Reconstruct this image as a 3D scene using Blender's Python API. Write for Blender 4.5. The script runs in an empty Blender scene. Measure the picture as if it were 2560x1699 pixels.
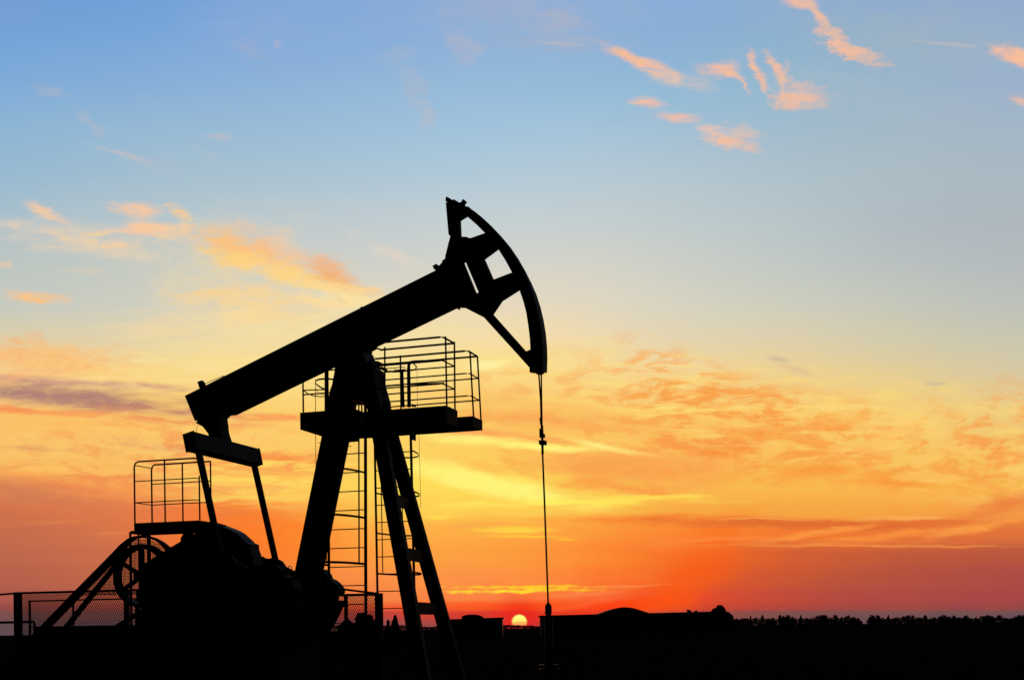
import bpy, bmesh, math, random
from mathutils import Vector, Matrix
from mathutils.geometry import tessellate_polygon

# ------------------------------------------------------------------ camera
F_PX = 3100.0                 # focal length in pixels of the 2560-pixel-wide photograph
CX, CY = 1280.0, 1570.0       # optical axis (the lens is shifted upwards)
ROLL = 0.0134                 # the photographer held the camera a little askew
EYE = 1.6
scene = bpy.context.scene
COL = scene.collection
cam_data = bpy.data.cameras.new('camera')
cam = bpy.data.objects.new('camera', cam_data)
COL.objects.link(cam)
cam_data.sensor_width = 36.0
cam_data.lens = 36.0 * F_PX / 2560.0
cam_data.shift_y = (CY - 849.5) / 2560.0
cam_data.clip_start = 0.1
cam_data.clip_end = 60000.0
cam.matrix_world = Matrix.Translation((0, 0, EYE)) @ Matrix.Rotation(math.radians(90), 4, 'X') @ Matrix.Rotation(-ROLL, 4, 'Z')
scene.camera = cam
scene.view_settings.view_transform = 'Standard'
scene.view_settings.look = 'None'
scene.view_settings.exposure = 0.0
scene.view_settings.gamma = 1.0
# the sky has no noise of its own: let the sampler stop early there
scene.cycles.use_adaptive_sampling = True
scene.cycles.adaptive_threshold = 0.01
scene.cycles.adaptive_min_samples = 8
scene.cycles.max_bounces = 3
scene.cycles.diffuse_bounces = 2
scene.cycles.glossy_bounces = 2

def lin(c):
    c = c / 255.0
    return c / 12.92 if c <= 0.04045 else ((c + 0.055) / 1.055) ** 2.4
def rgb(t): return (lin(t[0]), lin(t[1]), lin(t[2]), 1.0)

# ------------------------------------------------------------------ world: evening sky
# The sky is laid out by DIRECTION: q = (east / north, up / north), turned into the
# handy units S = (sx, sy) with sx growing to the right and sy growing downwards.
DS = 2363.0 / 2560.0
world = bpy.data.worlds.new('World')
scene.world = world
world.use_nodes = True
world.cycles.sampling_method = 'MANUAL'
world.cycles.sample_map_resolution = 256
nt = world.node_tree
nt.nodes.clear()
def N(kind, **kw):
    n = nt.nodes.new(kind)
    for k, v in kw.items(): setattr(n, k, v)
    return n
def put(sock, v):
    if hasattr(v, 'is_output'): nt.links.new(v, sock)
    else: sock.default_value = v
def M(op, a, b=None, c=None, clamp=False):
    n = N('ShaderNodeMath', operation=op, use_clamp=clamp)
    put(n.inputs[0], a)
    if b is not None: put(n.inputs[1], b)
    if c is not None: put(n.inputs[2], c)
    return n.outputs[0]
def MR(v, a, b, c=0.0, d=1.0, smooth=True):
    n = N('ShaderNodeMapRange', interpolation_type='SMOOTHSTEP' if smooth else 'LINEAR')
    for i, x in enumerate((v, a, b, c, d)): put(n.inputs[i], x)
    return n.outputs[0]
def MIX(f, a, b, blend='MIX'):
    n = N('ShaderNodeMix', data_type='RGBA', blend_type=blend)
    put(n.inputs[0], f); put(n.inputs[6], a); put(n.inputs[7], b)
    return n.outputs[2]
def XYZ(x, y, z=0.0):
    n = N('ShaderNodeCombineXYZ')
    put(n.inputs[0], x); put(n.inputs[1], y); put(n.inputs[2], z)
    return n.outputs[0]
def VM(op, a, b=None, s=None):
    n = N('ShaderNodeVectorMath', operation=op)
    put(n.inputs[0], a)
    if b is not None: put(n.inputs[1], b)
    if s is not None: put(n.inputs['Scale'], s)
    return n
def NOISE(vec, scale, detail=4.0, rough=0.55, distortion=0.0):
    n = N('ShaderNodeTexNoise')
    put(n.inputs['Vector'], vec); put(n.inputs['Scale'], scale)
    put(n.inputs['Detail'], detail); put(n.inputs['Roughness'], rough)
    put(n.inputs['Distortion'], distortion)
    return n

tc = N('ShaderNodeTexCoord')
sep = N('ShaderNodeSeparateXYZ'); nt.links.new(tc.outputs['Generated'], sep.inputs[0])
dx, dy, dz = sep.outputs
dyc = M('MAXIMUM', dy, 0.08)
qa = M('DIVIDE', dx, dyc); qb = M('DIVIDE', dz, dyc)
FD = F_PX * DS / 1000.0
cr, sr = math.cos(ROLL), math.sin(ROLL)
# kilo-units of the 2363-wide copy of the photograph
sx = M('ADD', M('MULTIPLY_ADD', qa, FD * cr, CX * DS / 1000.0), M('MULTIPLY', qb, -FD * sr))
sy = M('ADD', M('MULTIPLY_ADD', qb, -FD * cr, CY * DS / 1000.0), M('MULTIPLY', qa, -FD * sr))
S0 = XYZ(sx, sy)

# slow warp so that nothing is straight or elliptical
w1 = NOISE(VM('MULTIPLY', S0, (2.2, 5.0, 1.0)).outputs[0], 1.0, 3.0, 0.5)
w1v = VM('MULTIPLY', VM('SUBTRACT', w1.outputs['Color'], (0.5, 0.5, 0.5)).outputs[0], (0.16, 0.060, 0.0)).outputs[0]
S1 = VM('ADD', S0, w1v).outputs[0]
w2 = NOISE(VM('MULTIPLY', S0, (9.0, 24.0, 1.0)).outputs[0], 1.0, 4.0, 0.6)
w2v = VM('MULTIPLY', VM('SUBTRACT', w2.outputs['Color'], (0.5, 0.5, 0.5)).outputs[0], (0.060, 0.020, 0.0)).outputs[0]
S2 = VM('ADD', S0, w2v).outputs[0]                 # lightly warped: patches that must stay in place
S3 = VM('ADD', S1, w2v).outputs[0]

# ---- base gradient: rows of colours by height, each row a ramp by bearing
XS = [0, 300, 600, 900, 1200, 1500, 1800, 2100, 2363]
ROWS = [
 (0,    [(110,157,213),(112,160,216),(122,166,217),(134,171,216),(142,174,216),(135,173,217),(137,173,211),(145,172,206),(148,171,206)]),
 (100,  [(116,164,216),(122,167,217),(130,170,218),(138,176,217),(143,178,215),(138,176,216),(140,178,208),(152,178,200),(152,176,202)]),
 (200,  [(127,172,215),(135,175,215),(142,180,216),(146,183,218),(152,189,219),(146,186,216),(146,185,208),(156,180,202),(156,178,204)]),
 (300,  [(140,180,212),(150,185,212),(156,188,214),(157,191,218),(165,197,220),(165,193,215),(160,188,205),(165,184,198),(164,182,200)]),
 (400,  [(150,185,210),(162,190,208),(168,194,209),(170,198,216),(180,203,216),(181,200,211),(173,193,203),(171,187,196),(169,184,194)]),
 (500,  [(168,191,203),(180,197,204),(184,199,206),(192,204,209),(198,208,211),(193,204,206),(182,196,201),(175,186,193),(173,183,190)]),
 (600,  [(186,196,194),(196,202,196),(204,206,196),(205,208,204),(214,212,202),(206,208,200),(193,201,198),(183,191,191),(180,186,189)]),
 (700,  [(197,201,192),(206,206,192),(217,212,190),(226,215,188),(230,216,192),(218,213,194),(206,206,190),(195,198,186),(189,193,187)]),
 (780,  [(222,206,168),(226,211,170),(238,217,165),(243,222,165),(246,221,170),(231,214,177),(221,208,173),(209,202,173),(200,198,177)]),
 (860,  [(246,206,140),(246,215,145),(250,221,140),(251,222,138),(252,217,135),(247,213,145),(240,209,143),(226,205,150),(215,200,162)]),
 (950,  [(250,190,110),(250,196,105),(252,205,108),(252,213,112),(252,200,100),(250,198,100),(250,204,108),(246,206,118),(236,202,132)]),
 (1050, [(250,196,105),(250,186,98),(251,190,92),(253,212,98),(253,206,95),(251,188,90),(250,195,92),(247,198,96),(246,192,92)]),
 (1120, [(225,140,85),(243,160,85),(252,168,75),(255,226,92),(255,218,88),(250,195,85),(249,188,80),(248,188,80),(247,180,78)]),
 (1175, [(205,113,75),(225,120,74),(253,132,50),(254,212,88),(254,208,84),(248,170,68),(246,165,68),(246,165,68),(244,150,66)]),
 (1230, [(197,111,78),(213,116,75),(253,126,42),(254,182,74),(253,172,70),(252,135,50),(246,120,45),(232,118,55),(222,112,60)]),
 (1280, [(189,105,78),(208,113,75),(250,126,46),(254,164,68),(253,158,66),(254,105,22),(218,98,46),(192,92,58),(186,86,62)]),
 (1330, [(178,96,76),(205,110,70),(240,122,58),(252,148,72),(252,142,70),(255,92,10),(204,90,48),(178,82,62),(170,73,70)]),
 (1380, [(158,82,74),(192,98,70),(228,104,62),(250,136,72),(251,126,66),(250,74,22),(190,75,58),(166,70,70),(164,68,72)]),
 (1402, [(138,70,68),(160,76,68),(205,84,62),(240,96,52),(252,84,28),(238,66,30),(165,72,60),(150,70,68),(145,70,72)]),
 (1413, [(110,74,76),(122,76,76),(150,80,72),(195,70,58),(232,50,28),(180,68,56),(112,80,78),(106,80,82),(106,80,84)]),
 (1450, [(92,74,78),(98,78,82),(112,82,82),(135,82,80),(170,60,55),(125,75,75),(105,78,80),(98,76,82),(95,75,82)]),
]
# bearing and height lightly warped so that the bands waver
bs = N('ShaderNodeSeparateXYZ')
nt.links.new(VM('ADD', S0, VM('MULTIPLY', VM('ADD', w1v, w2v).outputs[0], XYZ(0.8, M('MULTIPLY', MR(sy, 1.38, 1.22), 0.55), 0.0)).outputs[0]).outputs[0], bs.inputs[0])
bx, by = bs.outputs[0], bs.outputs[1]
fx = M('DIVIDE', bx, 2.363)
def RAMP(fac, stops):
    n = N('ShaderNodeValToRGB')
    n.color_ramp.interpolation = 'B_SPLINE' if len(stops) > 6 else 'LINEAR'
    el = n.color_ramp.elements
    while len(el) > 1: el.remove(el[-1])
    el[0].position = stops[0][0]; el[0].color = stops[0][1]
    for p, c in stops[1:]:
        e = el.new(p); e.color = c
    put(n.inputs[0], fac)
    return n.outputs[0]
sky = None
prev = None
for y, cols in ROWS:
    r = RAMP(fx, [(x / 2363.0, rgb(c)) for x, c in zip(XS, cols)])
    sky = r if sky is None else MIX(MR(by, prev / 1000.0, y / 1000.0, smooth=(y > 1100)), sky, r)
    prev = y

# ---- cloud patches
nA = NOISE(VM('MULTIPLY', S1, (9.0, 22.0, 1.0)).outputs[0], 1.0, 6.0, 0.62).outputs[0]      # ragged
nB = NOISE(VM('MULTIPLY', S1, (7.0, 46.0, 3.0)).outputs[0], 1.0, 6.0, 0.6).outputs[0]       # streaky
nD = NOISE(VM('MULTIPLY', S1, (11.5, 28.0, 5.0)).outputs[0], 1.0, 7.0, 0.64, 0.4).outputs[0]     # mottled
nC = NOISE(VM('MULTIPLY', S0, (26.0, 64.0, 1.0)).outputs[0], 1.0, 4.0, 0.6, 0.6).outputs[0]  # fine ripples
nF = NOISE(VM('MULTIPLY', S2, (22.0, 60.0, 9.0)).outputs[0], 1.0, 6.0, 0.66, 0.5).outputs[0]     # wisps
nWh = MR(nF, 0.34, 0.54, 0.42, 1.0); nWl = MR(nF, 0.38, 0.52, 0.72, 1.0)
noise_of = {'A': nA, 'B': nB, 'C': nC, 'D': nD}
def mottle(cx, cy, rx, ry, ang, col, alpha=1.0, lo=0.5, hi=0.62, n='D'):
    "cloudlets of one colour scattered through an oval region"
    global sky, npatch, C2, C3
    mp = N('ShaderNodeMapping', vector_type='TEXTURE')
    C3 = VM('ADD', S3, VM('SCALE', sky, s=1e-7).outputs[0]).outputs[0]
    put(mp.inputs[0], C3)
    mp.inputs['Location'].default_value = (cx / 1000.0, cy / 1000.0, 0)
    mp.inputs['Rotation'].default_value = (0, 0, math.radians(ang))
    mp.inputs['Scale'].default_value = (rx / 1000.0, ry / 1000.0, 1)
    reg = MR(VM('LENGTH', mp.outputs[0]).outputs['Value'], 1.25, 0.45, 0.0, alpha)
    m = M('MULTIPLY', MR(noise_of[n], lo - 0.05, hi + 0.01), reg)
    sky = MIX(m, sky, rgb(col))
npatch = 0
def patch(cx, cy, rx, ry, ang, col, alpha=1.0, soft=0.7, amp=2.0, n='A', wide=False):
    amp *= 1.7; soft *= 1.1
    global sky, npatch, C2, C3
    mp = N('ShaderNodeMapping', vector_type='TEXTURE')
    # re-chained on the sky so far every dozen patches (weight ~0): keeps the shader's working memory small
    if npatch % 12 == 0:
        tiny = VM('SCALE', sky, s=1e-7).outputs[0]
        C2 = VM('ADD', S2, tiny).outputs[0]; C3 = VM('ADD', S3, tiny).outputs[0]
    npatch += 1
    put(mp.inputs[0], C3 if wide else C2)
    mp.inputs['Location'].default_value = (cx / 1000.0, cy / 1000.0, 0)
    mp.inputs['Rotation'].default_value = (0, 0, math.radians(ang))
    mp.inputs['Scale'].default_value = (rx / 1000.0, ry / 1000.0, 1)
    ln = VM('LENGTH', mp.outputs[0]).outputs['Value']
    v = M('MULTIPLY_ADD', noise_of[n], amp, ln)         # ln + noise * amp ; noise centred on 0.5
    m = M('MULTIPLY', MR(v, 1.0 + soft + amp * 0.5, 1.0 - soft * 1.1 + amp * 0.5, 0.0, alpha), nWh if cy < 760 else nWl)
    sky = MIX(m, sky, rgb(col))
PK = (255, 190, 150)
# small high clouds catching the light, right
for a in [(1500,154,88,12,25,(253,190,150),.95,.8,1.3),(1448,127,42,9,14,(254,190,140),.95,.8,1.1),(1570,187,58,13,12,(226,196,176),.75,1.1,1.4),
          (1494,235,32,8,6,PK,.9,.9,1.2),(1563,270,42,9,5,PK,.95,.8,1.1),(1648,302,30,11,10,(254,196,158),.85,.8,1.6,'C'),(1688,330,46,13,12,PK,.9,.8,1.5,'C'),(1708,306,36,13,10,(238,194,168),.6,.9,2.0,'C'),
          (1660,160,44,15,5,PK,.95),(1700,172,30,7,20,PK,.9),(1722,196,22,8,70,PK,.9,.6,2.0),
          (1752,165,42,9,62,PK,.95,.6,1.4),(1765,205,22,6,85,PK,.7),(1793,158,36,8,55,PK,.9,.6,1.6),(1805,195,34,6,-78,PK,.8),
          (1832,228,52,17,5,PK,1.0,.6,1.8),(1850,205,50,18,20,PK,.6,.8,2.4,'C'),
          (1848,8,36,12,10,PK,.95),(1890,38,34,10,55,PK,.95,.6,1.8),(1915,80,32,13,15,PK,.9,.6,2.2,'C'),(1950,112,44,14,15,PK,.95,.6,2.2,'C'),(1990,130,46,14,15,PK,.75,.8,2.4,'C'),
          (2325,125,44,13,18,PK,.95,.6,1.6),(2365,140,40,14,35,PK,.9),(2362,236,24,9,10,PK,.7),
          (1300,104,40,3,3,(205,190,180),.55),(2180,102,60,4,6,(205,190,180),.6)]: patch(*a)
# thin veils
V = (176, 178, 196)
for a in [(1200,40,190,60,5,V,.55,1.0,2,'A',True),(1060,100,50,26,50,(190,182,190),.45),(1290,60,60,40,0,(182,180,190),.4),
          (2030,70,190,60,10,(165,180,188),.55,1.0,2,'A',True),(1940,210,200,50,10,(172,186,196),.5,1.0,2,'A',True),
          (955,195,26,66,-15,(180,182,196),.55),(985,262,18,26,0,(196,184,186),.55),(930,140,40,24,10,(170,180,205),.4),
          (600,60,110,60,10,(150,176,212),.5,1.2),(642,104,14,10,0,(200,180,185),.7),(572,110,30,18,20,(160,174,202),.6),
          (112,209,32,9,8,(175,180,198),.8),(205,282,40,9,45,(170,184,205),.8),(225,300,16,12,0,(178,184,200),.6),(285,357,54,5,17,(196,190,192),.8),(375,378,50,26,5,(180,188,202),.4),
          (508,315,24,6,5,(190,188,196),.8),(470,358,50,10,25,(178,190,205),.5),(30,20,60,50,0,(125,160,208),.6)]: patch(*(a[:6] + (a[6] * .8,) + a[7:]))
# left middle clouds
L1 = (252, 200, 155); L2 = (253, 205, 135)
for a in [(150,545,150,26,8,(222,206,186),.75,1.0,2,'B',True),(250,575,110,14,2,(228,208,180),.8,.9,2,'B'),(113,494,48,12,26,(240,202,168),.95),
          (232,537,40,6,-6,(240,208,160),.9),(275,568,56,6,3,(245,206,160),.95,.7,1.6,'B'),(40,518,30,8,10,(228,206,182),.7),(190,555,60,8,12,(238,208,168),.8,.8,2,'B'),
          (320,482,48,14,5,L1,.9),(395,478,20,8,0,L1,.3),(412,490,24,14,30,L2,.95,.6,1.8),(350,526,58,15,4,L1,.95),(300,534,50,7,3,L1,.7),
          (432,545,34,20,10,(235,203,170),.7),(440,522,14,6,0,L1,.8),(76,686,54,12,5,(254,196,130),1.0,.6,1.8),(10,610,20,6,0,L1,.5),(215,625,60,5,2,(225,206,175),.5)]: patch(*a)
O1 = (253, 195, 120)
for a in [(560,640,160,90,12,(236,214,170),.6,1.0,2,'A',True),(540,573,76,26,15,O1,1.0,.7,1.4),(615,585,90,36,18,(250,190,130),1.0,.8,1.4),(640,622,130,24,14,(253,212,130),.95),
          (760,632,50,26,42,(242,176,128),.9,.9),(790,655,60,24,35,(246,180,110),.8,.9),(835,672,40,10,5,(252,192,130),.8),(720,650,110,14,12,(254,216,140),.8,.7,2,'B'),
          (500,678,80,12,-6,(248,210,150),.85,.8,2,'B'),(590,700,110,34,4,(251,214,145),.85,1.0),(560,735,60,12,0,(250,214,150),.6),
          (800,690,70,24,5,(253,232,165),.85,.9),(740,700,60,14,0,(252,216,155),.6),(655,560,40,26,40,(232,206,180),.5),
          (900,585,60,14,22,(226,212,194),.8),(500,745,160,24,0,(248,222,165),.45,1.0,2,'B',True),(700,770,260,34,-3,(251,226,160),.5,1.0,2,'B',True)]: patch(*a)
# left low bands
for a in [(70,818,190,30,6,(251,192,118),.9,.8,2.2,'A',True),(150,852,130,22,4,(250,198,125),.7,.8,2.2,'A'),(60,868,110,10,0,(244,190,130),.6,.8,2,'B'),
          (360,760,60,20,0,(250,214,160),.4),(300,870,160,20,4,(252,214,130),.7,.9,2,'B'),(520,840,160,20,0,(253,222,140),.5,.9,2,'B'),
          (180,884,230,8,3,(204,150,132),.8,.8,1.8,'B'),(90,908,160,17,4,(172,130,120),1.0,.9,1.3,'B'),(250,930,215,22,5,(178,130,116),1.0,.9,1.3,'B'),(400,955,130,14,4,(205,135,108),.9,.8,1.8,'B'),
          (60,945,110,8,6,(247,140,80),.95,.7,1.6,'B'),(170,953,130,6,3,(246,150,90),.9,.7,1.6,'B'),(350,965,120,8,5,(244,144,88),.8,.8,1.8,'B'),
          (100,975,220,18,3,(253,190,98),.7,.9,2,'B',True),(640,965,90,10,3,(249,150,84),.95,.7,1.6,'B'),(560,980,70,10,0,(249,168,95),.7,.8,2,'B'),
          (95,1035,56,6,2,(225,148,100),.9,.7,1.4,'B'),(400,1035,130,14,3,(226,150,110),.8,.9,2,'B'),(520,1010,200,18,0,(253,205,112),.6,.9,2,'B'),
          (630,1058,120,13,4,(249,140,66),.9,.8,1.8,'B'),(560,1075,150,12,3,(250,166,84),.8,.8,2,'B'),(500,1110,180,9,2,(254,196,92),.8,.8,2,'B'),
          (90,1085,150,10,4,(254,190,100),.7,.8,2,'B'),(200,1110,160,12,8,(248,160,80),.85,.8,2,'B'),(230,1140,140,12,8,(238,134,80),.8,.8,2,'B'),(330,1100,120,14,5,(240,142,84),.7,.8,2,'B'),
          (640,1122,140,13,-5,(255,214,98),1.0,.8,1.6,'B'),(690,1146,110,9,0,(254,208,94),.9,.8,1.4,'B'),(590,1095,120,9,-3,(253,180,84),.7,.8,1.6,'B'),(220,1085,200,12,4,(254,196,98),.8,.8,1.8,'B'),(60,1140,230,20,10,(206,120,84),.75,.7,1.4,'A'),(330,1178,260,16,2,(226,124,74),.7,.7,1.2,'B'),
          (560,1235,190,62,4,(254,122,36),.75,.7,1.2,'A'),(120,1206,70,5,-3,(222,128,76),.7,.8,2,'B'),(270,1228,80,5,-2,(230,130,72),.6,.8,2,'B'),
          (60,1320,260,80,0,(180,95,78),.4,1.0,1.5,'A',True)]: patch(*a)
# mottled fields of cloudlets
for a in [(400,1030,420,110,0,(253,208,110),.6,.50,.60,'B'),(420,1060,420,90,2,(246,150,84),.75,.54,.62,'D'),(350,1120,420,50,5,(240,136,76),.75,.52,.62,'B'),(600,1100,220,70,-2,(255,216,98),.9,.50,.60,'B'),
          (60,820,260,70,4,(247,178,118),.6,.52,.62,'D'),(450,850,300,60,0,(254,230,160),.5,.52,.62,'B'),
          (1350,900,300,90,6,(249,180,100),.65,.50,.60,'D'),(1620,900,240,90,25,(249,170,88),.75,.52,.60,'D'),(1800,1000,420,110,14,(249,160,70),.9,.47,.60,'D'),(1850,1020,420,100,8,(249,146,58),.7,.52,.64,'A'),
          (1500,1040,300,90,5,(249,154,72),.8,.52,.60,'A'),(2150,1040,330,110,8,(249,162,72),.8,.50,.60,'D'),(2330,1000,130,150,10,(248,160,80),.7,.50,.60,'D'),(2200,1020,340,140,8,(254,220,120),.5,.50,.62,'A'),
          (1750,930,420,110,10,(254,222,126),.55,.54,.64,'B'),(1400,960,330,110,4,(255,224,120),.65,.53,.62,'B'),(1900,1110,420,60,2,(251,176,78),.6,.5,.6,'B'),(1350,1000,260,70,4,(248,146,70),.6,.55,.62,'B')]: mottle(*a)
for a in [(1740,1000,80,14,5,(249,150,60),.6,.6,2.2,'A'),(1640,1045,60,10,3,(249,142,60),.85,.7,2.0,'A'),(1880,1085,90,14,-5,(250,148,58),.8,.7,2.4,'A'),(2080,1115,90,10,0,(250,148,58),.8,.7,2.2,'A'),
          (1420,1085,190,24,4,(249,156,74),.6,.9,2.2,'A',True),(1430,1125,130,12,8,(249,150,70),.6,.9,2,'A'),
          (1795,828,22,5,5,(210,188,155),.8),(1840,855,30,8,20,(222,192,150),.7),(2165,885,24,5,3,(205,185,152),.8)]: patch(*a)
# the bright middle
Y1 = (255, 246, 125)
for a in [(1150,840,200,26,-4,(253,226,140),.6,1.0,2,'A',True),(1125,843,36,8,-6,(255,240,160),.9),(1120,925,140,22,6,(250,190,100),.7,.9,2,'A'),(1180,965,170,18,4,(250,166,84),.8,.8,2.2,'A'),
          (1090,995,120,9,4,(250,150,84),.8,.8,1.8,'B'),(1110,1014,150,9,5,(255,236,124),1.0,.9,1.2,'B'),(1240,1030,160,7,4,Y1,1.0,.9,.9,'B'),(1400,1034,62,6,14,(255,242,135),1.0,.9,.8,'B'),(1455,1046,46,4,6,(255,240,130),1.0,.9,.6,'B'),
          (1040,1060,120,12,10,(253,190,86),.8,.8,2,'B'),(1030,1092,90,9,8,(255,236,110),.85,.7,1.8,'B'),(1090,1108,130,17,14,Y1,1.0,.9,1.4,'A'),(1210,1136,130,18,12,Y1,.95,.9,1.4,'B'),(1040,1080,70,22,20,(255,238,120),.6,1.0,1.6,'A'),
          (1420,1085,190,30,4,(249,160,78),.8,.9,2.2,'A',True),(1500,1060,150,14,3,(250,168,84),.7,.9,2,'B'),(1430,1125,130,14,8,(249,152,70),.75,.9,2,'A'),
          (1300,1160,230,9,-1,(255,238,96),.9,.8,1.8,'B'),(1500,1150,110,5,-4,(255,224,86),.85,.8,1.6,'B'),(1180,1180,210,10,0,(254,208,84),.8,.9,2,'B'),
          (1010,1192,36,4,0,(255,226,80),.9,.7,1.4,'B'),(1170,1221,80,7,0,(255,222,72),.95,.7,1.6,'B'),(1200,1236,80,3,0,(255,210,62),.9,.7,1.4,'B'),(1305,1243,20,3,0,(255,200,56),.9,.7,1.4,'B'),(1080,1212,70,7,0,(249,168,76),.7,.9,1.8,'B'),
          (1140,1290,280,60,0,(253,162,66),.4,1.0,1.6,'A',True),(1200,1352,150,3,0,(255,208,38),.95,.7,1.8,'C'),(1180,1361,110,4,-1,(255,226,48),.95,.7,1.8,'C'),(1310,1360,60,4,0,(253,196,44),.8,.7,1.8,'C'),
          (1430,1352,100,3,-1,(253,140,72),.8,.7,1.4,'B'),(1330,1372,80,5,-6,(252,130,70),.8,.8,2,'B'),(1350,1394,60,6,-8,(252,118,66),.8,.8,2,'A'),
          (1230,1395,190,8,0,(254,80,20),.7,.9,1.6,'A'),(1420,1400,150,14,-8,(252,60,14),.8,.9,1.6,'A'),(1578,1338,140,46,-48,(255,92,4),.7,.9,1.2,'A',True)]: patch(*a)
# the low dusky band, right
for a in [(1560,1200,240,14,1,(249,128,48),.85,.7,1.4,'B'),(1880,1209,330,13,1,(222,108,48),.95,.5,.9,'B'),(2220,1206,180,10,-1,(228,112,50),.9,.6,1.2,'B'),
          (1760,1197,90,3,0,(253,170,86),.7,.7,1.6,'B'),(2100,1196,110,4,0,(252,175,90),.8,.7,1.8,'B'),(1870,1232,130,7,-9,(252,152,66),.9,.6,1.2,'B'),(2050,1236,190,8,-6,(251,150,62),.85,.7,1.5,'B'),
          (2260,1215,130,9,-12,(252,158,70),.85,.7,1.5,'B'),(2000,1258,330,2.4,0,(250,150,72),.85,.7,.9,'B'),(1950,1249,260,3,0,(232,120,60),.7,.7,1.2,'B'),(1640,1245,120,5,-3,(254,142,64),.7,.7,1.6,'B'),
          (2330,1160,110,18,-18,(236,126,62),.85,.7,1.6,'A'),(2300,1190,70,8,-14,(244,150,72),.7,.7,1.6,'B'),(1500,1260,170,20,0,(252,130,56),.4,1.0,2,'B'),
          (2100,1330,340,56,0,(176,80,66),.5,1.0,1.4,'A',True)]: patch(*a)
# ---- the air far from the sunset: real evening sky model, dim
nish = N('ShaderNodeTexSky', sky_type='NISHITA')
nish.sun_disc = False
SUN_AZ = math.atan2((1298.5 - CX), F_PX)       # bearing of the sun, from +Y towards +X
SUN_EL = math.radians(0.35)
nish.sun_elevation = SUN_EL
nish.sun_rotation = SUN_AZ
nish.altitude = 100
back = VM("SCALE", nish.outputs[0], s=0.012).outputs[0]
front = M('MULTIPLY', MR(dy, 0.50, 0.82), MR(qb, 1.5, 0.53))
sky = MIX(front, back, sky)

# ---- the sun itself, half below the wood
SD = 18.4 / F_PX
sv = VM('SUBTRACT', XYZ(qa, qb), ((1298.5 - CX) / F_PX, (1570.0 - 1554.3) / F_PX, 0)).outputs[0]
sd = VM('LENGTH', sv).outputs['Value']
sseps = N('ShaderNodeSeparateXYZ'); nt.links.new(sv, sseps.inputs[0])
suncol = RAMP(M('MULTIPLY_ADD', sseps.outputs[1], 1.0 / (2 * SD), 0.5),
              [(0.0, rgb((255,60,40))), (0.29, rgb((255,100,70))), (0.36, rgb((255,180,105))), (0.43, rgb((255,196,110))), (0.47, rgb((244,120,48))), (0.53, rgb((255,232,96))), (1.0, (1.3, 1.15, 0.30, 1))])
glow = MR(sd, SD * 5.0, SD * 0.9, 0.0, 0.85)
glow = M('MULTIPLY', glow, MR(dy, 0.0, 0.1))
sky = MIX(M('MULTIPLY', glow, 0.8), sky, rgb((238, 28, 26)))
sky = MIX(M('MULTIPLY', MR(sd, SD * 1.15, SD * 0.86), MR(dy, 0.0, 0.1)), sky, suncol)
bg = N('ShaderNodeBackground'); put(bg.inputs[0], sky); bg.inputs[1].default_value = 1.0
out = N('ShaderNodeOutputWorld'); nt.links.new(bg.outputs[0], out.inputs[0])

# ------------------------------------------------------------------ the sun's light
ld = bpy.data.lights.new('sun', 'SUN')
ld.energy = 0.5; ld.angle = math.radians(0.5); ld.color = (1.0, 0.36, 0.12)
sun = bpy.data.objects.new('sun_light', ld); COL.objects.link(sun)
sdir = Vector((math.sin(SUN_AZ) * math.cos(SUN_EL), math.cos(SUN_AZ) * math.cos(SUN_EL), math.sin(SUN_EL)))
sun.rotation_euler = sdir.to_track_quat('Z', 'Y').to_euler()

# ------------------------------------------------------------------ materials
def material(name, base, rough=0.6, metal=0.0, var=0.35, scale=6.0, bump=0.15, spec=0.02):
    m = bpy.data.materials.new(name); m.use_nodes = True
    t = m.node_tree; b = t.nodes['Principled BSDF']
    tcn = t.nodes.new('ShaderNodeTexCoord')
    n = t.nodes.new('ShaderNodeTexNoise'); n.inputs['Scale'].default_value = scale; n.inputs['Detail'].default_value = 5
    t.links.new(tcn.outputs['Object'], n.inputs['Vector'])
    r = t.nodes.new('ShaderNodeValToRGB')
    r.color_ramp.elements[0].position = 0.35; r.color_ramp.elements[1].position = 0.68
    r.color_ramp.elements[0].color = tuple(c * (1 - var) for c in base) + (1,)
    r.color_ramp.elements[1].color = tuple(min(1, c * (1 + var)) for c in base) + (1,)
    t.links.new(n.outputs[0], r.inputs[0]); t.links.new(r.outputs[0], b.inputs['Base Color'])
    bp = t.nodes.new('ShaderNodeBump'); bp.inputs['Strength'].default_value = bump; bp.inputs['Distance'].default_value = 0.02
    t.links.new(n.outputs[0], bp.inputs['Height']); t.links.new(bp.outputs[0], b.inputs['Normal'])
    b.inputs['Roughness'].default_value = rough; b.inputs['Metallic'].default_value = metal
    b.inputs['Specular IOR Level'].default_value = spec
    return m
STEEL = material('dark_machine_paint', (0.010, 0.011, 0.014), 0.6, 0.0, 0.4, 5.0, spec=0.02)
BEAM = material('navy_machine_paint', (0.008, 0.010, 0.026), 0.5, 0.0, 0.35, 3.0, spec=0.02)
PIPE = material('weathered_pipe_paint', (0.012, 0.010, 0.009), 0.7, 0.0, 0.4, 9.0, spec=0.02)
WIRE = material('rusty_wire', (0.016, 0.010, 0.008), 0.8, 0.0, 0.3, 20.0, spec=0.02)
RUBBER = material('belt_rubber', (0.012, 0.012, 0.012), 0.85, 0.0, 0.2, 8.0, spec=0.02)
CONCRETE = material('oil_stained_concrete', (0.022, 0.021, 0.019), 0.9, 0.0, 0.5, 2.5, 0.3, spec=0.02)
WALLM = material('painted_hall_wall', (0.03, 0.04, 0.13), 0.8, 0.0, 0.3, 0.6, spec=0.02)
ROOFM = material('sheet_metal_roof', (0.012, 0.012, 0.014), 0.6, 0.0, 0.3, 0.8, spec=0.02)
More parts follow.
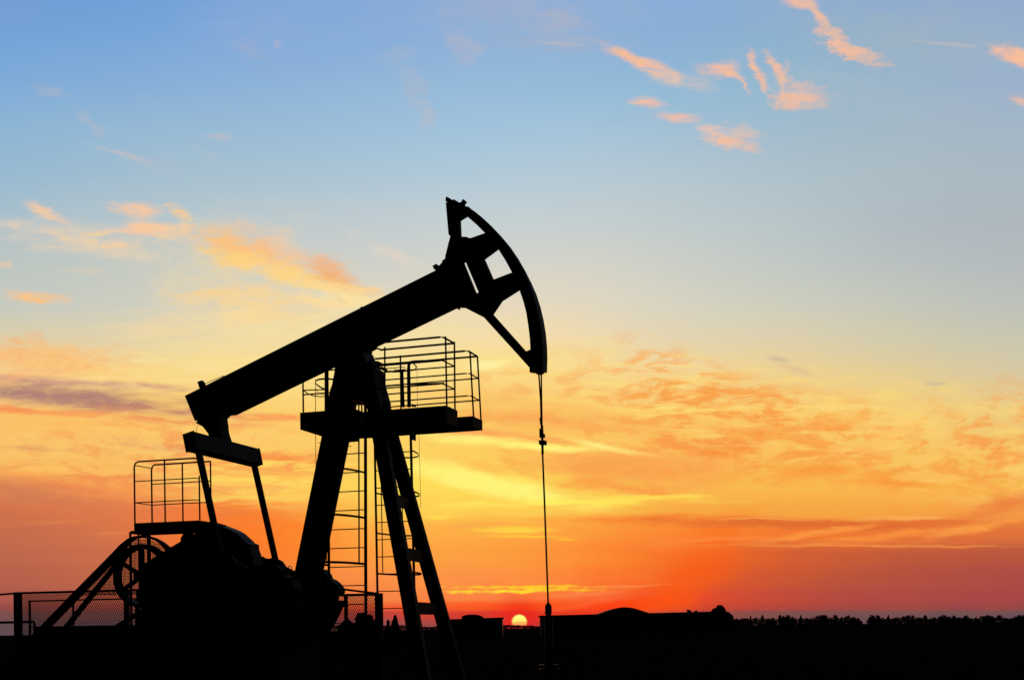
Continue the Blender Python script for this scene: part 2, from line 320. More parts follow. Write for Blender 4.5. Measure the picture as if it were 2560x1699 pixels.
GLASS = material('dark_window_glass', (0.02, 0.025, 0.05), 0.15, 0.0, 0.2, 1.0, 0.0, spec=0.02)
LEAF = material('dusk_foliage', (0.010, 0.013, 0.007), 0.9, 0.0, 0.5, 2.0, spec=0.02)
BARK = material('bark', (0.015, 0.012, 0.009), 0.9, 0.0, 0.4, 10.0, spec=0.02)
SOIL = material('trodden_soil', (0.010, 0.009, 0.007), 0.95, 0.0, 0.5, 0.8, 0.5, spec=0.0)
GRASSM = material('dry_grass', (0.008, 0.009, 0.005), 0.95, 0.0, 0.5, 3.0, spec=0.0)

# ------------------------------------------------------------------ frames of reference
TH = math.radians(18.05)                      # the machine stands turned from the camera
UX = Vector((math.cos(TH), -math.sin(TH), 0)) # along the beam, towards the head
VX = Vector((math.sin(TH), math.cos(TH), 0))  # across the machine, away from the camera
ORG = Vector((-2.367, 20.93, 0))              # ground point under the mast
def ray(px, py):
    x, y = px - CX, py - CY
    return Vector(((x * cr - y * sr) / F_PX, 1.0, -(x * sr + y * cr) / F_PX))
EYEP = Vector((0, 0, EYE))
def pv(px, py, v):
    "measured point on the upright plane that lies v metres across the machine; local (u, v, w)"
    d = ray(px, py); k = (v + VX.dot(ORG - EYEP)) / VX.dot(d)
    p = EYEP + d * k - ORG
    return Vector((p.dot(UX), v, p.z + ORG.z))
def at(px, py, dist):
    "world point at a distance north of the camera"
    return EYEP + ray(px, py) * dist
def px_per(v_px, v_py, v):
    "how far (in photo pixels) one metre across the machine moves this point"
    p = pv(v_px, v_py, v); q = p + Vector((0, 0.5, 0)); r = p - Vector((0, 0.5, 0))
    def proj(l):
        w = ORG + UX * l.x + VX * l.y + Vector((0, 0, l.z)) - EYEP
        X, Y = w.x / w.y * F_PX, -w.z / w.y * F_PX
        return Vector((CX + X * cr + Y * sr, CY - X * sr + Y * cr))
    return proj(q) - proj(r)

# ------------------------------------------------------------------ mesh helpers
def link(name, bm, mat, parent=None, smooth=False):
    bmesh.ops.recalc_face_normals(bm, faces=bm.faces)
    me = bpy.data.meshes.new(name); bm.to_mesh(me); bm.free()
    me.materials.append(mat)
    if smooth:
        for p in me.polygons: p.use_smooth = True
    o = bpy.data.objects.new(name, me); COL.objects.link(o)
    if parent: o.parent = parent
    return o
def empty(name, loc=(0, 0, 0), rz=0.0):
    o = bpy.data.objects.new(name, None); COL.objects.link(o)
    o.location = loc; o.rotation_euler = (0, 0, rz); o.empty_display_size = 0.3
    return o
def tag(o, label=None, cat=None, group=None, kind=None):
    if label: o['label'] = label
    if cat: o['category'] = cat
    if group: o['group'] = group
    if kind: o['kind'] = kind
    return o
def offset_poly(P, s, sign):
    "move every edge by half the width that the depth s adds to the outline"
    n = len(P); out = []
    area = sum(P[i][0] * P[(i + 1) % n][1] - P[(i + 1) % n][0] * P[i][1] for i in range(n))
    o = 1 if area > 0 else -1
    L = []
    for i in range(n):
        a, b = Vector(P[i]), Vector(P[(i + 1) % n]); d = (b - a)
        if d.length < 1e-6: L.append(None); continue
        d.normalize(); nr = Vector((d.y, -d.x)) * o           # outward
        L.append((a - nr * sign * abs(s.dot(nr)) / 2, d))
    for i in range(n):
        A, B = L[i - 1], L[i]
        if A is None or B is None: out.append(Vector(P[i])); continue
        det = A[1].x * B[1].y - A[1].y * B[1].x
        if abs(det) < 0.15:
            nrm = (Vector(P[i]) - A[0]); out.append((A[0] + A[1] * nrm.dot(A[1]) + B[0] + B[1] * (Vector(P[i]) - B[0]).dot(B[1])) / 2); continue
        w = B[0] - A[0]; t = (w.x * B[1].y - w.y * B[1].x) / det
        q = A[0] + A[1] * t
        lim = 0.9 * s.length
        if (q - Vector(P[i])).length > lim: q = Vector(P[i]) + (q - Vector(P[i])).normalized() * lim * .5
        out.append(q)
    return out
def prism(bm, loops, v, t):
    "loops of local (u, w) points, first the outline then holes, thickened t about the plane v"
    pts = [Vector((q[0], q[1], 0)) for lp in loops for q in lp]
    tris = tessellate_polygon([[Vector((q[0], q[1], 0)) for q in lp] for lp in loops])
    A = [bm.verts.new((p.x, v - t / 2, p.y)) for p in pts]; B = [bm.verts.new((p.x, v + t / 2, p.y)) for p in pts]
    for a, b, c in tris:
        try: bm.faces.new((A[a], A[b], A[c])); bm.faces.new((B[c], B[b], B[a]))
        except ValueError: pass
    i0 = 0
    for lp in loops:
        n = len(lp)
        for i in range(n):
            a, b = i0 + i, i0 + (i + 1) % n
            bm.faces.new((A[a], A[b], B[b], B[a]))
        i0 += n
def slab(bm, P, v, t, holes=(), fit=True):
    cx_ = sum(p[0] for p in P) / len(P); cy_ = sum(p[1] for p in P) / len(P)
    s = px_per(cx_, cy_, v) * t
    f = (lambda Q, sg: offset_poly(Q, s, sg)) if fit else (lambda Q, sg: Q)
    loops = []
    for k, Q in enumerate([P] + list(holes)):
        Q2 = f(Q, 1 if k == 0 else -1)
        loops.append([(lambda z: (z.x, z.z))(pv(q[0], q[1], v)) for q in Q2])
    prism(bm, loops, v, t)
def ring(c, r, n=32, a0=0.0, a1=360.0):
    full = abs(a1 - a0) >= 359.9
    m = n if full else n + 1
    return [(c[0] + r * math.cos(math.radians(a0 + (a1 - a0) * i / n)), c[1] + r * math.sin(math.radians(a0 + (a1 - a0) * i / n))) for i in range(m)]
def box(bm, u0, u1, v0, v1, w0, w1):
    vs = [bm.verts.new((x, y, z)) for x in (u0, u1) for y in (v0, v1) for z in (w0, w1)]
    for f in ((0, 1, 3, 2), (4, 6, 7, 5), (0, 4, 5, 1), (2, 3, 7, 6), (0, 2, 6, 4), (1, 5, 7, 3)):
        bm.faces.new([vs[i] for i in f])
def tube(bm, pts, r, n=8, closed=False, r2=None):
    pts = [Vector(p) for p in pts]; m = len(pts); rings = []
    for i, p in enumerate(pts):
        a = pts[i - 1] if (i > 0 or closed) else p
        b = pts[(i + 1) % m] if (i < m - 1 or closed) else p
        d = (b - a)
        if d.length < 1e-9: d = Vector((0, 0, 1))
        d.normalize()
        ref = Vector((0, 1, 0)) if abs(d.y) < 0.9 else Vector((1, 0, 0))
        x = d.cross(ref).normalized(); y = d.cross(x)
        rr = r if r2 is None else r + (r2 - r) * i / (m - 1)
        rings.append([bm.verts.new(p + (x * math.cos(2 * math.pi * (k + .5) / n) + y * math.sin(2 * math.pi * (k + .5) / n)) * rr) for k in range(n)])
    for i in range(m if closed else m - 1):
        A, B = rings[i], rings[(i + 1) % m]
        for k in range(n): bm.faces.new((A[k], A[(k + 1) % n], B[(k + 1) % n], B[k]))
    if not closed:
        bm.faces.new(rings[0][::-1]); bm.faces.new(rings[-1])
def bar(bm, p0, p1, a, b, side=(1, 0, 0), flange=False):
    "straight member: a wide along side, b deep; with flanges it is an I section"
    p0, p1 = Vector(p0), Vector(p1); d = (p1 - p0).normalized()
    s = Vector(side)
    if abs(d.dot(s)) > .98: s = Vector((0, 0, 1))
    s = (s - d * s.dot(d)).normalized(); t = d.cross(s)
    def blk(x0, x1, y0, y1):
        vs = [bm.verts.new(p + s * x + t * y) for p in (p0, p1) for x in (x0, x1) for y in (y0, y1)]
        for f in ((0, 1, 3, 2), (4, 6, 7, 5), (0, 4, 5, 1), (2, 3, 7, 6), (0, 2, 6, 4), (1, 5, 7, 3)):
            bm.faces.new([vs[i] for i in f])
    if flange:
        f = 0.018
        blk(-a / 2, -a / 2 + f, -b / 2, b / 2); blk(a / 2 - f, a / 2, -b / 2, b / 2); blk(-a / 2 + f, a / 2 - f, -0.008, 0.008)
    else: blk(-a / 2, a / 2, -b / 2, b / 2)
def cyl(bm, c, r, v0, v1, n=32):
    "a cylinder along the v axis"
    A = [bm.verts.new((c[0] + r * math.cos(2 * math.pi * i / n), v0, c[1] + r * math.sin(2 * math.pi * i / n))) for i in range(n)]
    B = [bm.verts.new((c[0] + r * math.cos(2 * math.pi * i / n), v1, c[1] + r * math.sin(2 * math.pi * i / n))) for i in range(n)]
    bm.faces.new(A[::-1]); bm.faces.new(B)
    for i in range(n): bm.faces.new((A[i], A[(i + 1) % n], B[(i + 1) % n], B[i]))
def cylz(bm, c, r, z0, z1, n=16, r2=None):
    r2 = r if r2 is None else r2
    A = [bm.verts.new((c[0] + r * math.cos(2 * math.pi * i / n), c[1] + r * math.sin(2 * math.pi * i / n), z0)) for i in range(n)]
    B = [bm.verts.new((c[0] + r2 * math.cos(2 * math.pi * i / n), c[1] + r2 * math.sin(2 * math.pi * i / n), z1)) for i in range(n)]
    bm.faces.new(A[::-1]); bm.faces.new(B)
    for i in range(n): bm.faces.new((A[i], A[(i + 1) % n], B[(i + 1) % n], B[i]))
def BM(): return bmesh.new()
def clip_lines(poly, direction, spacing):
    "segments of parallel lines inside a polygon of 2-D points"
    d = Vector(direction).normalized(); nrm = Vector((-d.y, d.x)); segs = []
    ks = [Vector(p).dot(nrm) for p in poly]; k = math.ceil(min(ks) / spacing) * spacing
    while k < max(ks):
        xs = []
        for i in range(len(poly)):
            a, b = Vector(poly[i]), Vector(poly[(i + 1) % len(poly)])
            ka, kb = a.dot(nrm) - k, b.dot(nrm) - k
            if (ka < 0) != (kb < 0): xs.append((a + (b - a) * (ka / (ka - kb))).dot(d))
        xs.sort()
        for i in range(0, len(xs) - 1, 2): segs.append((d * xs[i] + nrm * k, d * xs[i + 1] + nrm * k))
        k += spacing
    return segs
def mesh_wires(bm, poly_uw, v, dirs, spacing, r):
    for q, d in enumerate(dirs):
        for a, b in clip_lines(poly_uw, d, spacing):
            if (b - a).length > 0.01: tube(bm, [(a.x, v + q * r, a.y), (b.x, v + q * r, b.y)], r, 4)
def uw(P, v): return [(lambda z: (z.x, z.z))(pv(p[0], p[1], v)) for p in P]

# ================================================================== the pumping unit
jack = empty('pumpjack', ORG, -TH)
tag(jack, 'black oil well pumpjack with raised horsehead, silhouetted against the sunset', 'pumpjack')

# ---- walking beam
b = BM()
slab(b, [(464, 988), (1082, 680), (1150, 646), (1185, 745), (1144, 771), (756, 958), (590, 1039), (575, 1040), (520, 1060), (492, 1058)], 0.0, 0.36)
beam = link('walking_beam', b, BEAM, jack)
b = BM(); slab(b, [(496, 955), (507, 951), (514, 966), (502, 972)], -.05, 0.08, fit=False)
link('end_stop', b, STEEL, beam)
b = BM(); tube(b, [pv(506, 962, -.1), pv(525, 953, -.1), pv(545, 945, -.1), pv(560, 939, -.1)], .006, 5); link('wire', b, WIRE, beam)
b = BM()
slab(b, [(1081, 664), (1093, 658), (1098, 663), (1110, 650), (1120, 640), (1128, 668), (1090, 684)], 0.0, 0.22)
link('head_clamp', b, STEEL, beam)
b = BM(); slab(b, [(900, 768), (908, 764), (910, 772), (902, 776)], -.1, .06); link('grease_nipple', b, STEEL, beam)
# web stiffeners and flange lips on the near side of the beam
for x0, x1 in ((560, 566), (700, 706), (960, 966), (1050, 1056)):
    b = BM(); t0 = 988 - (x0 - 464) * .4984
    slab(b, [(x0, t0 + 14), (x1, t0 + 11), (x1, t0 + 86), (x0, t0 + 89)], -.195, .028, fit=False)
    link('web_stiffener', b, BEAM, beam)

# ---- horsehead
z1 = lambda P: [(1000 + x / 2.85, 450 + y / 2.85) for x, y in P]
outer = z1([(333, 118), (325, 130), (325, 152), (336, 160), (347, 290), (357, 408), (345, 450), (322, 545), (322, 558), (300, 575), (300, 700), (330, 820),
            (400, 905), (415, 925), (425, 928), (430, 912), (468, 913), (540, 950), (600, 980), (720, 1112), (850, 1255), (922, 1335), (922, 1365), (935, 1375), (965, 1378),
            (985, 1390), (1010, 1392), (1027, 1380), (1031, 1340), (1034, 1260), (1033, 1180), (1025, 1080), (1010, 980), (990, 890), (962, 800), (930, 720), (890, 640),
            (840, 555), (785, 475), (720, 398), (650, 325), (590, 270), (540, 230), (518, 215), (488, 190), (465, 188), (420, 160), (385, 138), (375, 143)])
H1 = z1([(482, 263), (545, 318), (605, 378), (505, 413), (440, 410), (435, 292)])
H2 = z1([(702, 497), (755, 580), (797, 658), (668, 707), (607, 567)])
H3 = z1([(852, 788), (880, 870), (900, 950), (915, 1050), (925, 1140), (928, 1205), (898, 1218), (668, 960), (732, 865)])
H4 = z1([(460, 592), (470, 588), (560, 800), (547, 806)])
b = BM(); slab(b, outer, 0.0, 0.10, [H1, H2, H3, H4])
head = link('horsehead', b, STEEL, jack)
# curved face plate the ropes lie on: wider than the web
arc_px = z1([(518, 217), (540, 232), (590, 272), (650, 327), (720, 400), (785, 477), (840, 557), (890, 642), (930, 722), (962, 802), (990, 892), (1010, 982), (1025, 1082), (1033, 1182), (1034, 1262), (1031, 1342), (1026, 1378)])
arc_in = z1([(1010, 1378), (1014, 1342), (1017, 1262), (1016, 1182), (1008, 1084), (993, 985), (973, 896), (946, 807), (914, 729), (875, 650), (826, 566), (771, 487), (707, 411), (638, 339), (579, 285), (530, 245), (508, 229)])
b = BM(); slab(b, arc_px + arc_in, 0.0, 0.26); link('face_plate', b, STEEL, head)
b = BM()
slab(b, z1([(420, 160), (437, 155), (443, 139), (460, 136), (468, 148), (481, 158), (466, 174), (466, 190), (430, 178)]), 0.0, 0.12)
link('rope_anchor', b, STEEL, head)
for P in ([(336, 160), (348, 158), (370, 408), (357, 408)], [(440, 410), (505, 413), (503, 425), (440, 422)], [(607, 567), (668, 707), (656, 712), (595, 572)], [(600, 980), (612, 972), (935, 1320), (922, 1335)]):
    b = BM(); slab(b, z1(P), 0.0, 0.16)
    link('web_stiffener', b, STEEL, head)

# ---- ropes, carrier bar, polished rod
b = BM(); tube(b, [pv(1347, 934, -.05), pv(1351.5, 998, -.03), pv(1353.5, 1075, -.02)], .013, 6); link('bridle_rope', b, WIRE, jack, True)
b = BM(); tube(b, [pv(1353, 934, .06), pv(1354, 998, .03), pv(1355, 1075, .02)], .013, 6); link('bridle_rope', b, WIRE, jack, True)
b = BM()
slab(b, [(1348.5, 1044), (1352, 1042), (1353, 1062), (1350, 1060)], -.03, .05)
link('rope_clip', b, STEEL, jack)
b = BM(); slab(b, [(1348, 1071), (1358.5, 1071), (1359, 1083), (1363, 1084), (1363, 1094), (1348.5, 1095)], 0, .10)
link('rod_clamp', b, STEEL, jack)
b = BM(); slab(b, [(1349, 1101), (1364.5, 1101), (1364.5, 1111), (1350, 1111.5)], 0, .12, fit=False)
link('carrier_bar', b, STEEL, jack)
b = BM(); tube(b, [pv(1355, 1062, 0), pv(1356.5, 1135, 0)], .020, 8); slab(b, [(1353, 1112), (1359.5, 1112), (1359, 1122), (1353.5, 1122)], 0, .06)
tube(b, [pv(1356.5, 1135, 0), pv(1361.5, 1260, 0), pv(1370.5, 1512, 0)], .0145, 8); link('polished_rod', b, PIPE, jack, True)

# ---- equalizer and its bearing
A, B_, C_, D_ = (pv(459, 1087, -1.08), pv(484, 1078, -1.08), pv(468, 1129, -1.08), pv(493, 1120, -1.08))
b = BM(); prism(b, [[(A.x, A.z), (B_.x, B_.z), (D_.x, D_.z), (C_.x, C_.z)]], 0.0, 2.16)
eq = link('equalizer_beam', b, BEAM, jack)
for vv in (-1.09, 1.09):
    b = BM(); prism(b, [[(A.x - .012, A.z + .01), (B_.x + .012, B_.z + .014), (D_.x + .012, D_.z - .01), (C_.x - .012, C_.z - .014)]], vv, 0.02)
    link('end_plate', b, STEEL, eq)
b = BM()
slab(b, [(489, 1056), (497, 1061), (507, 1066), (520, 1083), (530, 1110), (570, 1110), (580, 1103), (574, 1085), (572, 1072), (571, 1060), (569, 1047), (578, 1038), (540, 1020)], 0.0, 0.30)
link('equalizer_bearing', b, STEEL, jack)
b = BM(); tube(b, [pv(493, 1062, 0), pv(491, 1080, 0)], .004, 5); link('grease_line', b, WIRE, jack)

# ---- pitman arms
b = BM(); bar(b, pv(495, 1122, -.97), pv(563, 1440, -.97), .095, .07); link('pitman_arm', b, STEEL, jack)
b = BM(); bar(b, pv(633, 1150, .97), pv(700, 1450, .97), .095, .07); link('pitman_arm', b, STEEL, jack)

# ---- cranks and counterweights
def crank(v, dxp, dyp, kx):
    f = lambda P: [(x * kx[0] + kx[1], y * kx[2] + kx[3]) for x, y in P]
    b = BM(); slab(b, f([(640, 1402), (657, 1392), (672, 1396), (678, 1393), (700, 1398), (708, 1403), (717, 1416), (760, 1437), (850, 1470), (845, 1520), (640, 1470)]), v, .10)
    c = link('crank_arm', b, STEEL, jack)
    b = BM(); slab(b, f([(728, 1432), (745, 1424), (780, 1419), (819, 1423), (830, 1436), (833, 1445), (844, 1450), (854, 1459), (862, 1470), (864, 1480), (850, 1492), (730, 1455)]), v, .26)
    link('counterweight', b, STEEL, c)
    b = BM(); slab(b, f([(705, 1495), (842, 1500), (862, 1496), (861, 1510), (852, 1532), (838, 1560), (815, 1590), (770, 1605), (700, 1590)]), v, .26)
    link('counterweight', b, STEEL, c)
    b = BM()
    e = pv(*f([(690, 1440)])[0], v); cyl(b, (e.x, e.z), .09, v - .13, v + .1, 20)
    link('crank_pin', b, STEEL, c)
    return c
crank(.90, 0, 0, (1, 0, 1, 0))
crank(-.90, 0, 0, (1 / .93, -2300 * .07 / .93, 1 / .93, -1556 * .07 / .93))
b = BM()
c = pv(725, 1418, .75); tube(b, [(c.x + .032 * math.cos(a * math.pi / 8), .75, c.z + .032 * math.sin(a * math.pi / 8)) for a in range(16)], .007, 6, closed=True)
link('lifting_eye', b, STEEL, jack, True)

# ---- gearbox
b = BM()
slab(b, [(375, 1400), (400, 1384), (430, 1366), (452, 1353), (452, 1345), (459, 1333), (476, 1330), (500, 1334), (640, 1390), (657, 1396), (690, 1440), (700, 1600), (352, 1600), (355, 1411)], 0.0, 0.70)
gb = link('gearbox', b, STEEL, jack)
b = BM()
slab(b, [(497, 1310), (510, 1305.5), (524, 1304), (538, 1305), (552, 1308.5), (566, 1313), (579, 1317.5), (592, 1322.5), (604, 1328.5), (616, 1336), (627, 1345.5), (638, 1357), (648, 1361), (649, 1374), (655, 1390), (665, 1440), (640, 1500), (450, 1500), (455, 1380), (490, 1330)], -0.12, 0.34)
link('gearbox_cover', b, BEAM, gb)
b = BM(); slab(b, [(538, 1304), (545, 1306), (566, 1312), (564, 1317), (540, 1311)], -.12, .1); link('inspection_cap', b, STEEL, gb)
b = BM(); slab(b, [(654, 1390), (658, 1388), (662, 1394), (672, 1395), (672, 1402), (656, 1402)], .2, .1)
link('inspection_cap', b, STEEL, gb)
b = BM(); e = pv(520, 1440, -.4); cyl(b, (e.x, e.z), .1, -.95, .95, 24); link('crank_shaft', b, STEEL, gb)

# ---- pulley, belt, guard, motor
PV = .45
hub = pv(356, 1439, PV); RB = .580
b = BM()
prism(b, [ring((hub.x, hub.z), RB, 56), ring((hub.x, hub.z), RB - .078, 56)], PV, .17)
pul = link('pulley_rim', b, STEEL, jack)
b = BM()
for k in range(6):
    a = math.radians(30 + 60 * k)
    bar(b, (hub.x, PV, hub.z), (hub.x + (RB - .03) * math.cos(a), PV, hub.z + (RB - .03) * math.sin(a)), .075, .05)
link('spokes', b, STEEL, pul)
b = BM(); cyl(b, (hub.x, hub.z), .10, PV - .14, PV + .1, 24); link('hub', b, STEEL, pul)
sm = pv(100, 1668, PV); RS = .12
def belt_loop(R, r, c0, c1):
    d = Vector((c1[0] - c0[0], c1[1] - c0[1])); D = d.length; ph = math.atan2(d.y, d.x); al = math.acos((R - r) / D); pts = []
    for i in range(41):
        a = ph + al + (2 * math.pi - 2 * al) * i / 40; pts.append((c0[0] + R * math.cos(a), c0[1] + R * math.sin(a)))
    for i in range(13):
        a = ph - al + 2 * al * i / 12; pts.append((c1[0] + r * math.cos(a), c1[1] + r * math.sin(a)))
    return pts
b = BM(); prism(b, [belt_loop(RB + .012, RS + .012, (hub.x, hub.z), (sm.x, sm.z)), belt_loop(RB - .045, RS - .045, (hub.x, hub.z), (sm.x, sm.z))], PV + .01, .12)
link('drive_belt', b, RUBBER, jack)
b = BM()
slab(b, [(60, 1606), (185, 1477), (280, 1381), (300, 1360), (319, 1345), (335, 1339), (355, 1337), (372, 1338), (392, 1344), (410, 1353), (428, 1367), (444, 1388),
         (432, 1396), (422, 1385), (410, 1371), (398, 1358), (386, 1350), (370, 1345), (355, 1344), (342, 1347), (328, 1357), (315, 1373), (303, 1388), (280, 1412), (216, 1477), (182, 1512), (90, 1606)], PV - .12, .10)
guard = link('belt_guard', b, STEEL, jack)
b = BM()
P = uw([(205, 1487), (280, 1411), (303, 1388), (328, 1357), (342, 1347), (370, 1345), (398, 1358), (422, 1385), (430, 1487)], PV + .12)
mesh_wires(b, P, PV + .12, ((1, 0), (0, 1)), .0275, .0058)
link('guard_mesh', b, WIRE, guard)
b = BM(); cyl(b, (sm.x, sm.z), RS + .02, PV - .07, PV + .07, 24); link('motor_pulley', b, STEEL, jack)
b = BM(); cyl(b, (sm.x, sm.z - .02), .20, -.35, PV - .10, 24)
for k in range(10): cyl(b, (sm.x, sm.z - .02), .215, -.30 + k * .06, -.285 + k * .06, 24)
box(b, sm.x - .2, sm.x + .2, -.3, .3, sm.z - .28, sm.z - .215)
link('electric_motor', b, STEEL, jack)

# ---- mast: four legs, head plate, cross pieces
def leg(top, bot, vt, vb, a, d):
    p0, p1 = pv(*top, vt), pv(*bot, vb)
    dn = (p1 - p0); p1 = p0 + dn * ((p0.z - .32) / (p0.z - p1.z))
    b = BM(); bar(b, p0, p1, a, d, flange=True)
    box(b, p1.x - a * .9, p1.x + a * .9, p1.y - d, p1.y + d, .29, .322)
    return link('mast_leg', b, STEEL, jack), p0, p1
L1_, a1_, e1_ = leg((862, 905), (757, 1430), -.25, -.25, .235, .14)
L2_, a2_, e2_ = leg((893, 905), (790, 1420), .25, .25, .235, .14)
L3_, a3_, e3_ = leg((917, 905), (1031, 1541), -.26, -.80, .225, .14)
L4_, a4_, e4_ = leg((930, 915), (1104.5, 1541), .26, .80, .225, .11)
def on_leg(a, e, w): t = (a.z - w) / (a.z - e.z); return a + (e - a) * t
def wlev(px, py, v): return pv(px, py, v).z
for y, h in ((1254, .19), (1387, .20), (1520, .20)):
    w = wlev(1000 + (y - 1254) * .27, y, 0)
    b2 = BM(); bar(b2, on_leg(a3_, e3_, w), on_leg(a4_, e4_, w), .05, h); link('cross_piece', b2, STEEL, jack)
for w in (4.6, 3.0, 1.5):
    b2 = BM(); bar(b2, on_leg(a1_, e1_, w), on_leg(a2_, e2_, w), .05, .18); link('cross_piece', b2, STEEL, jack)
b = BM()
slab(b, [(838, 900), (925, 862), (934, 889), (941, 904), (949, 921), (960, 930), (964, 958), (979, 1013), (936, 1016), (913, 1013), (889, 1013), (846, 1013), (818, 1013), (826, 973), (834, 953), (837, 925)], 0.0, 0.52)
link('mast_head', b, STEEL, jack)
b = BM(); e = pv(880, 868, 0); cyl(b, (e.x, e.z), .16, -.42, .42, 24); slab(b, [(830, 905), (845, 880), (930, 850), (932, 880), (925, 900), (840, 930)], 0, .6)
link('saddle_bearing', b, STEEL, jack)
for P in ([(941, 905), (951, 905), (951, 909), (944, 910)], [(950, 920), (962, 919), (962, 923), (953, 924)]):
    b = BM(); slab(b, P, 0, .2, fit=False); link('bearing_bolt', b, STEEL, jack)
b = BM(); slab(b, [(850, 1039), (940, 1038), (940, 1094), (868, 1098), (840, 1098)], -.1, .30); link('mast_crossbar', b, STEEL, jack)

# ---- service walkways on both sides of the mast
w_d = pv(1116, 1013, -.78).z
uR = pv(1116, 1013, -.78).x; uRf = pv(1182, 1040, .30).x
uL = pv(750, 1031, -.78).x
ug0, ug1 = pv(886, 1024, -.78).x, pv(917, 1022, -.78).x
w_dl = pv(750, 1031, -.78).z
def deck(u0, u1, v0, v1, h, w_d, name='walkway_deck'):
    b = BM()
    box(b, u0, u1, v0, v1, w_d - .045, w_d)                                    # the plate
    for va, vb in ((v0, v0 + .02), (v1 - .02, v1)): box(b, u0, u1, va, vb, w_d - h, w_d - .0475)
    for ua, ub in ((u0, u0 + .02), (u1 - .02, u1)): box(b, ua, ub, v0 + .0225, v1 - .0225, w_d - h, w_d - .0475)
    n = int((u1 - u0) / .5)
    for i in range(1, n): box(b, u0 + i * (u1 - u0) / n - .01, u0 + i * (u1 - u0) / n + .01, v0 + .0225, v1 - .0225, w_d - h + .03, w_d - .0475)
    return link(name, b, STEEL, jack)
deck(uL, ug0, -.78, -.28, .28, w_dl)
deck(ug1, uR, -.78, -.28, .27, w_d)
deck(uL + .36, uRf, .30, .78, .17, w_d)
deck(uL, uL + .34, -.275, .78, .28, w_dl)
b = BM(); box(b, uL + .36, ug0, -.27, -.25, w_d - .27, w_d - .06); box(b, ug1, uR - .1, .18, .20, w_d - .24, w_d - .06); link('deck_bearer', b, STEEL, jack)

def rail_set(name, lines, posts, r=.0145):
    b = BM()
    for pts, rr in lines: tube(b, pts, rr, 7)
    o = link(name, b, PIPE, jack, True)
    for p in posts:
        b = BM(); tube(b, p, r, 7); link('post', b, PIPE, o, True)
    return o
RT, RM = .017, .0120
def corner(p, q, ra=.09):
    return
# near walkway: outer rail, right end, inner rail, at three heights
VN, VI, VF, VO = -.77, -.29, .31, .77
near_lines = []
for yc, yi, rr in ((841, 854, RT), (900, 911, RM), (958, 971, RM)):
    z = pv(1116, yc, VN).z; u1 = pv(1114, yc, VN).x; u0 = pv(758.5, 900, VN).x
    ui = pv(1136, yi, VI).x; zi = z
    pts = [(u0, VN, z), (u1 - .10, VN, z), (u1 - .04, VN + .02, z - .004), (ui, VI, zi), (pv(952, yi + 14, VI).x, VI, zi)]
    if yc == 841: pts += [pv(942, 870, VI), pv(925, 879, VI)]
    near_lines.append((pts, rr))
posts = [[pv(758.5, 1030, VN), (pv(758.5, 1030, VN).x, VN, pv(1116, 841, VN).z)],
         [pv(962.5, 1020, VI), pv(962, 867, VI)], [pv(1117, 1014, VN), pv(1114, 841, VN)], [pv(1137.5, 1024, VI), pv(1136, 854, VI)]]
rail_set('guard_rail', near_lines, posts)
b = BM(); tube(b, [pv(814, 1028, VN), pv(814, 905, VN)], .018, 7); link('guard_rail_post', b, PIPE, jack, True)
b = BM(); tube(b, [pv(818.5, 1028, -.9), pv(818.5, 905, -.9)], .016, 7); link('guard_rail_post', b, PIPE, jack, True)
# left end
b = BM()
for y in (979,):
    tube(b, [pv(758.5, 975, VN), pv(770, 984, VN + .2), pv(784, 989, VN + .4), pv(800, 991, VN + .55), pv(830, 990, VN + .9)], .009, 6)
    tube(b, [pv(758.5, 975, VN), pv(812, 973.5, VN)], .010, 6)
link('guard_rail', b, PIPE, jack, True)
far_lines = []
for yc, yo, rr in ((876, 889, RT), (932, 947, RM), (988, 1001, RM)):
    k = (yc - 876) / 112
    a = pv(1175 + k * 6, yc, VF); o_ = pv(1193.5 + k * 5, yo, VO)
    l = (pv(938, 895 + (yc - 876) * 1.02, VF), pv(940, 907 + (yc - 876) * 1.02, VO))
    far_lines.append(([(l[0].x, VF, a.z), (a.x - .10, VF, a.z), (a.x - .03, VF + .02, a.z - .004), (o_.x, VO, a.z), (l[1].x, VO, a.z)], rr))
posts = [[pv(1184, 1041, VF), pv(1175, 878, VF)], [pv(1202.5, 1050, VO), pv(1193.5, 890, VO)], [pv(1003, 1050, VF), pv(1001, 888, VF)], [pv(905, 1056, VF), pv(903, 900, VF)]]
rail_set('guard_rail', far_lines, posts)

